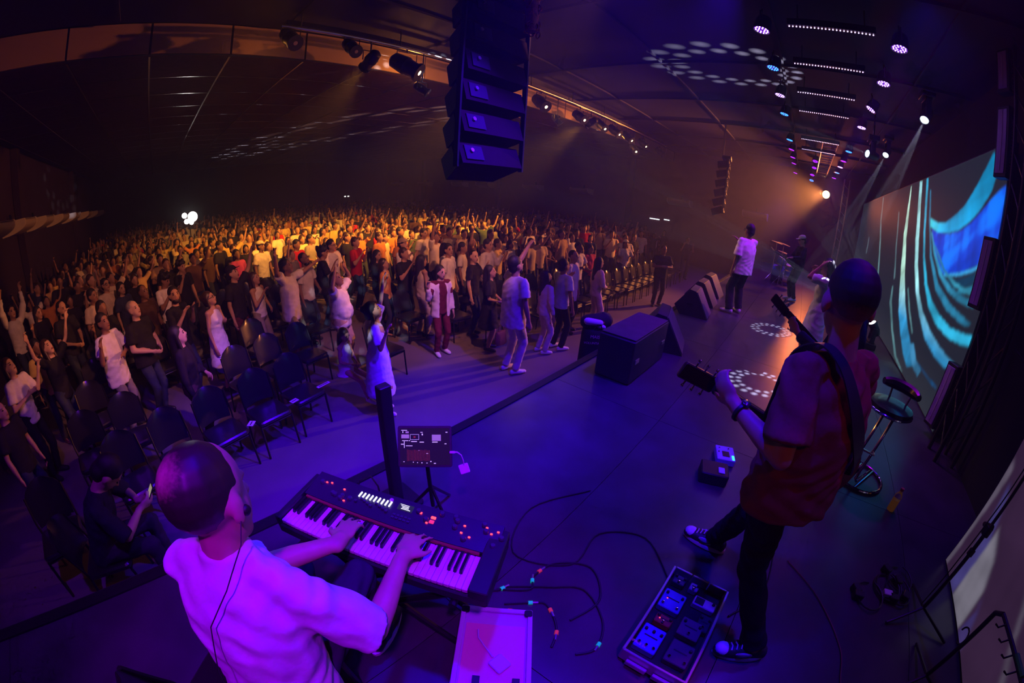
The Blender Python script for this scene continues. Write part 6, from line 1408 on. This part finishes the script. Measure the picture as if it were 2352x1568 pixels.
# those that can be told apart in the photograph
PICK = [(-1.18, 9.47, 'cream', 2, 'm', 'man in cream top with hands over his head on the left side'), (-.66, 9.07, 'black', 0, 'f', 'woman in dark top left of the young man in white'), (1.9, 11.5, 'yellow', 2, 'm', 'man in bright yellow shirt with both arms up behind the cap man'), (1.7, 9.6, 'pink', 6, 'f', 'woman in bright magenta jacket among the amber lit rows'),
        (-.3, 11.2, 'black', 0, 'm', 'broad man in black T-shirt on the left of the crowd'), (-1.6, 11.3, 'tan', 0, 'm', 'man in tan T-shirt on the left of the crowd'), (-1.0, 13.5, 'tan', 0, 'm', 'man in tan shirt seen farther back on the left'), (-.6, 10.3, 'yellow', 2, 'f', 'woman in yellow tank top with arms up on the left'),
        (3.1, 9.3, 'red', 0, 'm', 'man in red-orange shirt behind the bearded man'), (3.9, 13.6, 'red', 0, 'm', 'broad man in vivid red T-shirt in the middle rows'), (6.6, 13.3, 'red', 3, 'm', 'man in red T-shirt right of the middle'), (4.6, 15.0, 'yellow', 0, 'm', 'man in yellow T-shirt behind the vivid red T-shirt'), (5.6, 12.6, 'yellow', 0, 'm', 'man in golden T-shirt right of the red T-shirt'), (6.1, 12.4, 'yellow', 1, 'f', 'woman in yellow top with one arm up in the middle rows'),
        (7.4, 16.0, 'white', 2, 'm', 'man in white T-shirt with both arms up in the middle rows'), (8.6, 18.0, 'white', 2, 'f', 'woman with both arms up far in the middle'), (3.7, 10.6, 'cream', 0, 'f', 'woman in cream T-shirt behind the young man in black'), (5.0, 8.6, 'orange', 0, 'm', 'man in orange T-shirt behind the yellow T-shirt woman'), (5.9, 9.0, 'orange', 3, 'm', 'man in orange shirt behind the bucket hat'), (4.4, 9.2, 'black', 0, 'm', 'dark clad man behind the man with glasses'),
        (6.9, 11.4, 'black', 7, 'm', 'dark clad man right of the red T-shirt'), (8.1, 10.2, 'orange', 1, 'f', 'woman in orange top with arm up behind the tall man'), (10.6, 9.6, 'tan', 0, 'm', 'bald man in tan T-shirt right of the middle'), (9.6, 9.4, 'yellow', 5, 'f', 'woman in patterned yellow blouse right of the middle'), (9.6, 11.8, 'yellow', 0, 'm', 'man in yellow shirt right of the middle rows'), (10.6, 8.6, 'cream', 6, 'f', 'woman in cream top fanning right of the middle'),
        (12.2, 8.6, 'tan', 0, 'm', 'man in tan T-shirt toward the right rows'), (12.9, 7.6, 'white', 0, 'm', 'man in white T-shirt toward the right rows'), (13.0, 6.3, 'red', 0, 'f', 'woman in red top in the right rows'), (13.2, 5.6, 'black', 0, 'f', 'woman in black top looking up in the right rows'), (12.0, 5.9, 'white', 3, 'm', 'man in white shirt filming in the right rows'), (14.6, 5.9, 'white', 1, 'm', 'man in white T-shirt with arm up near the right wall'),
        (2.5, 11.9, 'tan', 5, 'm', 'man in tan T-shirt with folded hands left of the red T-shirt'), (2.9, 12.1, 'yellow', 2, 'f', 'woman in yellow top with both arms up left of the red T-shirt'), (.9, 11.2, 'white', 0, 'f', 'woman in white top on the left of the yellow shirt'), (-.1, 12.3, 'cream', 0, 'm', 'man in cream T-shirt below the white floodlight'), (.7, 9.9, 'brown', 4, 'm', 'man in brown T-shirt reaching forward on the left')]
def drop_chairs(pts, rad):
    for q in list(CHAIRS):
        x, y, c = q
        if c['label'].startswith('black padded chair,') and any((x - a) ** 2 + (y - b) ** 2 < rad * rad for a, b in pts):
            CHAIRS.remove(q)
            for ch in list(c.children): bpy.data.objects.remove(ch)
            bpy.data.objects.remove(c)
used = list(NEARP); cnt = 0
for x, y, c, ps, sx, lb in PICK: crowd_person(x, y, c, ps, sx, rng.uniform(.97, 1.04), lb); used.append((x, y)); cnt += 1
spots_ = []
for k in range(2, 31):
    yb = 4.05 + .90 * k
    for i in range(46):
        x = -3.7 + .53 * i + rng.uniform(-.12, .12)
        if 3.0 < x < 3.55: continue
        y = yb + (.27 * x if x < 3.2 else .3) + rng.uniform(-.15, .15) + .15
        if y > YB - 1.2 or x > XR - .9 or x < -3.4: continue
        dens = .86 if x > 3.2 else (.55 if k < 6 else .75)
        if x > 11 and y < 7: dens = .55
        if k <= 2 and x < 3.2: dens = 0.0
        if k == 3 and x < 3.2: dens = .12
        if x > 16.5: dens *= .6
        if rng.random() > dens: continue
        if any((x - a) ** 2 + (y - b) ** 2 < .20 for a, b in used) or any((x - a) ** 2 + (y - b) ** 2 < .09 for a, b, _c in CHAIRS if y > 7 and x < 3.2): continue
        if abs(x - 1.55) < .9 and abs(y - 21) < 1.3: continue
        spots_.append((x, y))
spots_.sort(key=lambda s: math.hypot(s[0], s[1])); drop_chairs(used + spots_[:80], .40)
NIND = 300 - cnt - len(PEOPLE) - 4
for x, y in spots_[:NIND]:
    ci = int(rng.choice(len(PAL), p=pw)); ps = int(rng.choice(8, p=[.26, .12, .10, .14, .08, .12, .10, .08])); crowd_person(x, y, PAL[ci][0], ps, 'm' if rng.random() < .5 else 'f', rng.uniform(.94, 1.05))
# identical looking ones are told apart by their order from the left
from collections import defaultdict
same = defaultdict(list)
for o in COL.objects:
    if o.get('group') == 'standing crowd in the hall': same[o['label']].append(o)
NUM = ['', '', 'two', 'three', 'four', 'five', 'six', 'seven', 'eight', 'nine', 'ten', 'eleven', 'twelve']
OL = ['leftmost', 'second', 'third', 'fourth', 'fifth', 'sixth', 'seventh', 'eighth', 'ninth', 'tenth', 'eleventh', 'twelfth']
for lb, os_ in same.items():
    if len(os_) < 2: continue
    os_.sort(key=lambda o: -math.atan2(o.location.y, o.location.x))
    for i, o in enumerate(os_): o['label'] = '%s%s: %s' % (OL[min(i, 11)], '' if i == 0 else ' from left', lb.replace(', ', ' '))
# the remaining far crowd, too small to pick apart
LOW = []
for i, sx, res, lo in PROTO:
    V = []; F = []; I = []
    for mi, key in enumerate(('body', 'shirt', 'trousers', 'hair')):
        m = lo[key]; n = len(m.vertices); co = np.empty(n * 3, np.float32); m.vertices.foreach_get('co', co); o = sum(len(v) for v in V); V.append(co.reshape(-1, 3))
        m.calc_loop_triangles(); nt_ = len(m.loop_triangles); tr_ = np.empty(nt_ * 3, np.int32); m.loop_triangles.foreach_get('vertices', tr_); F.append(tr_.reshape(-1, 3) + o); I.append(np.full(n, mi))
    LOW.append((np.concatenate(V), np.concatenate(F), np.concatenate(I)))
AV = []; AF = []; AC = []; off = 0
for x, y in spots_[NIND:]:
    ps = int(rng.choice(8, p=[.26, .12, .12, .12, .08, .12, .10, .08])); v, f, it = LOW[ps * 2 + int(rng.integers(0, 2))]
    a = face_to(math.degrees(math.atan2(.5 - y, 7.5 - x)) + rng.uniform(-25, 25)); s = rng.uniform(.94, 1.05); c, sn = math.cos(a) * s, math.sin(a) * s
    w = np.stack([v[:, 0] * c - v[:, 1] * sn + x, v[:, 0] * sn + v[:, 1] * c + y, v[:, 2] * s], 1); AV.append(w); AF.append(f + off); off += len(v)
    pal = np.array([[.40, .21, .13] if rng.random() < .6 else [.2, .1, .06], PAL[int(rng.choice(len(PAL), p=pw))][1], [.025, .03, .05], [.015, .011, .009]]); AC.append(pal[it])
if AV:
    AV, AF, AC = np.concatenate(AV), np.concatenate(AF), np.concatenate(AC)
    me = bpy.data.meshes.new('far_crowd'); me.vertices.add(len(AV)); me.vertices.foreach_set('co', AV.astype(np.float32).ravel()); me.loops.add(len(AF) * 3); me.loops.foreach_set('vertex_index', AF.astype(np.int32).ravel()); me.polygons.add(len(AF)); me.polygons.foreach_set('loop_start', np.arange(0, len(AF) * 3, 3, dtype=np.int32)); me.polygons.foreach_set('loop_total', np.full(len(AF), 3, np.int32)); me.update(calc_edges=True); me.validate()
    at = me.color_attributes.new('garment', 'FLOAT_COLOR', 'POINT'); at.data.foreach_set('color', np.concatenate([AC, np.ones((len(AC), 1))], 1).astype(np.float32).ravel())
    m = bpy.data.materials.new('far_crowd_cloth'); m.use_nodes = True; b = m.node_tree.nodes['Principled BSDF']; b.inputs['Roughness'].default_value = .8; a = m.node_tree.nodes.new('ShaderNodeAttribute'); a.attribute_name = 'garment'; m.node_tree.links.new(a.outputs['Color'], b.inputs['Base Color'])
    me.materials.append(m); me.polygons.foreach_set('use_smooth', [True] * len(me.polygons)); o = link('far_crowd', me); o['kind'] = 'stuff'; tag(o, 'distant crowd packed at the back and right of the dim hall', 'crowd')
print('CROWD', cnt + len(PEOPLE) + NIND, 'far', len(spots_) - NIND, 'tris', sum(len(me.polygons) for me in bpy.data.meshes))

for o in COL.objects:
    if o.name.startswith('lettering'): o['kind'] = 'stuff'
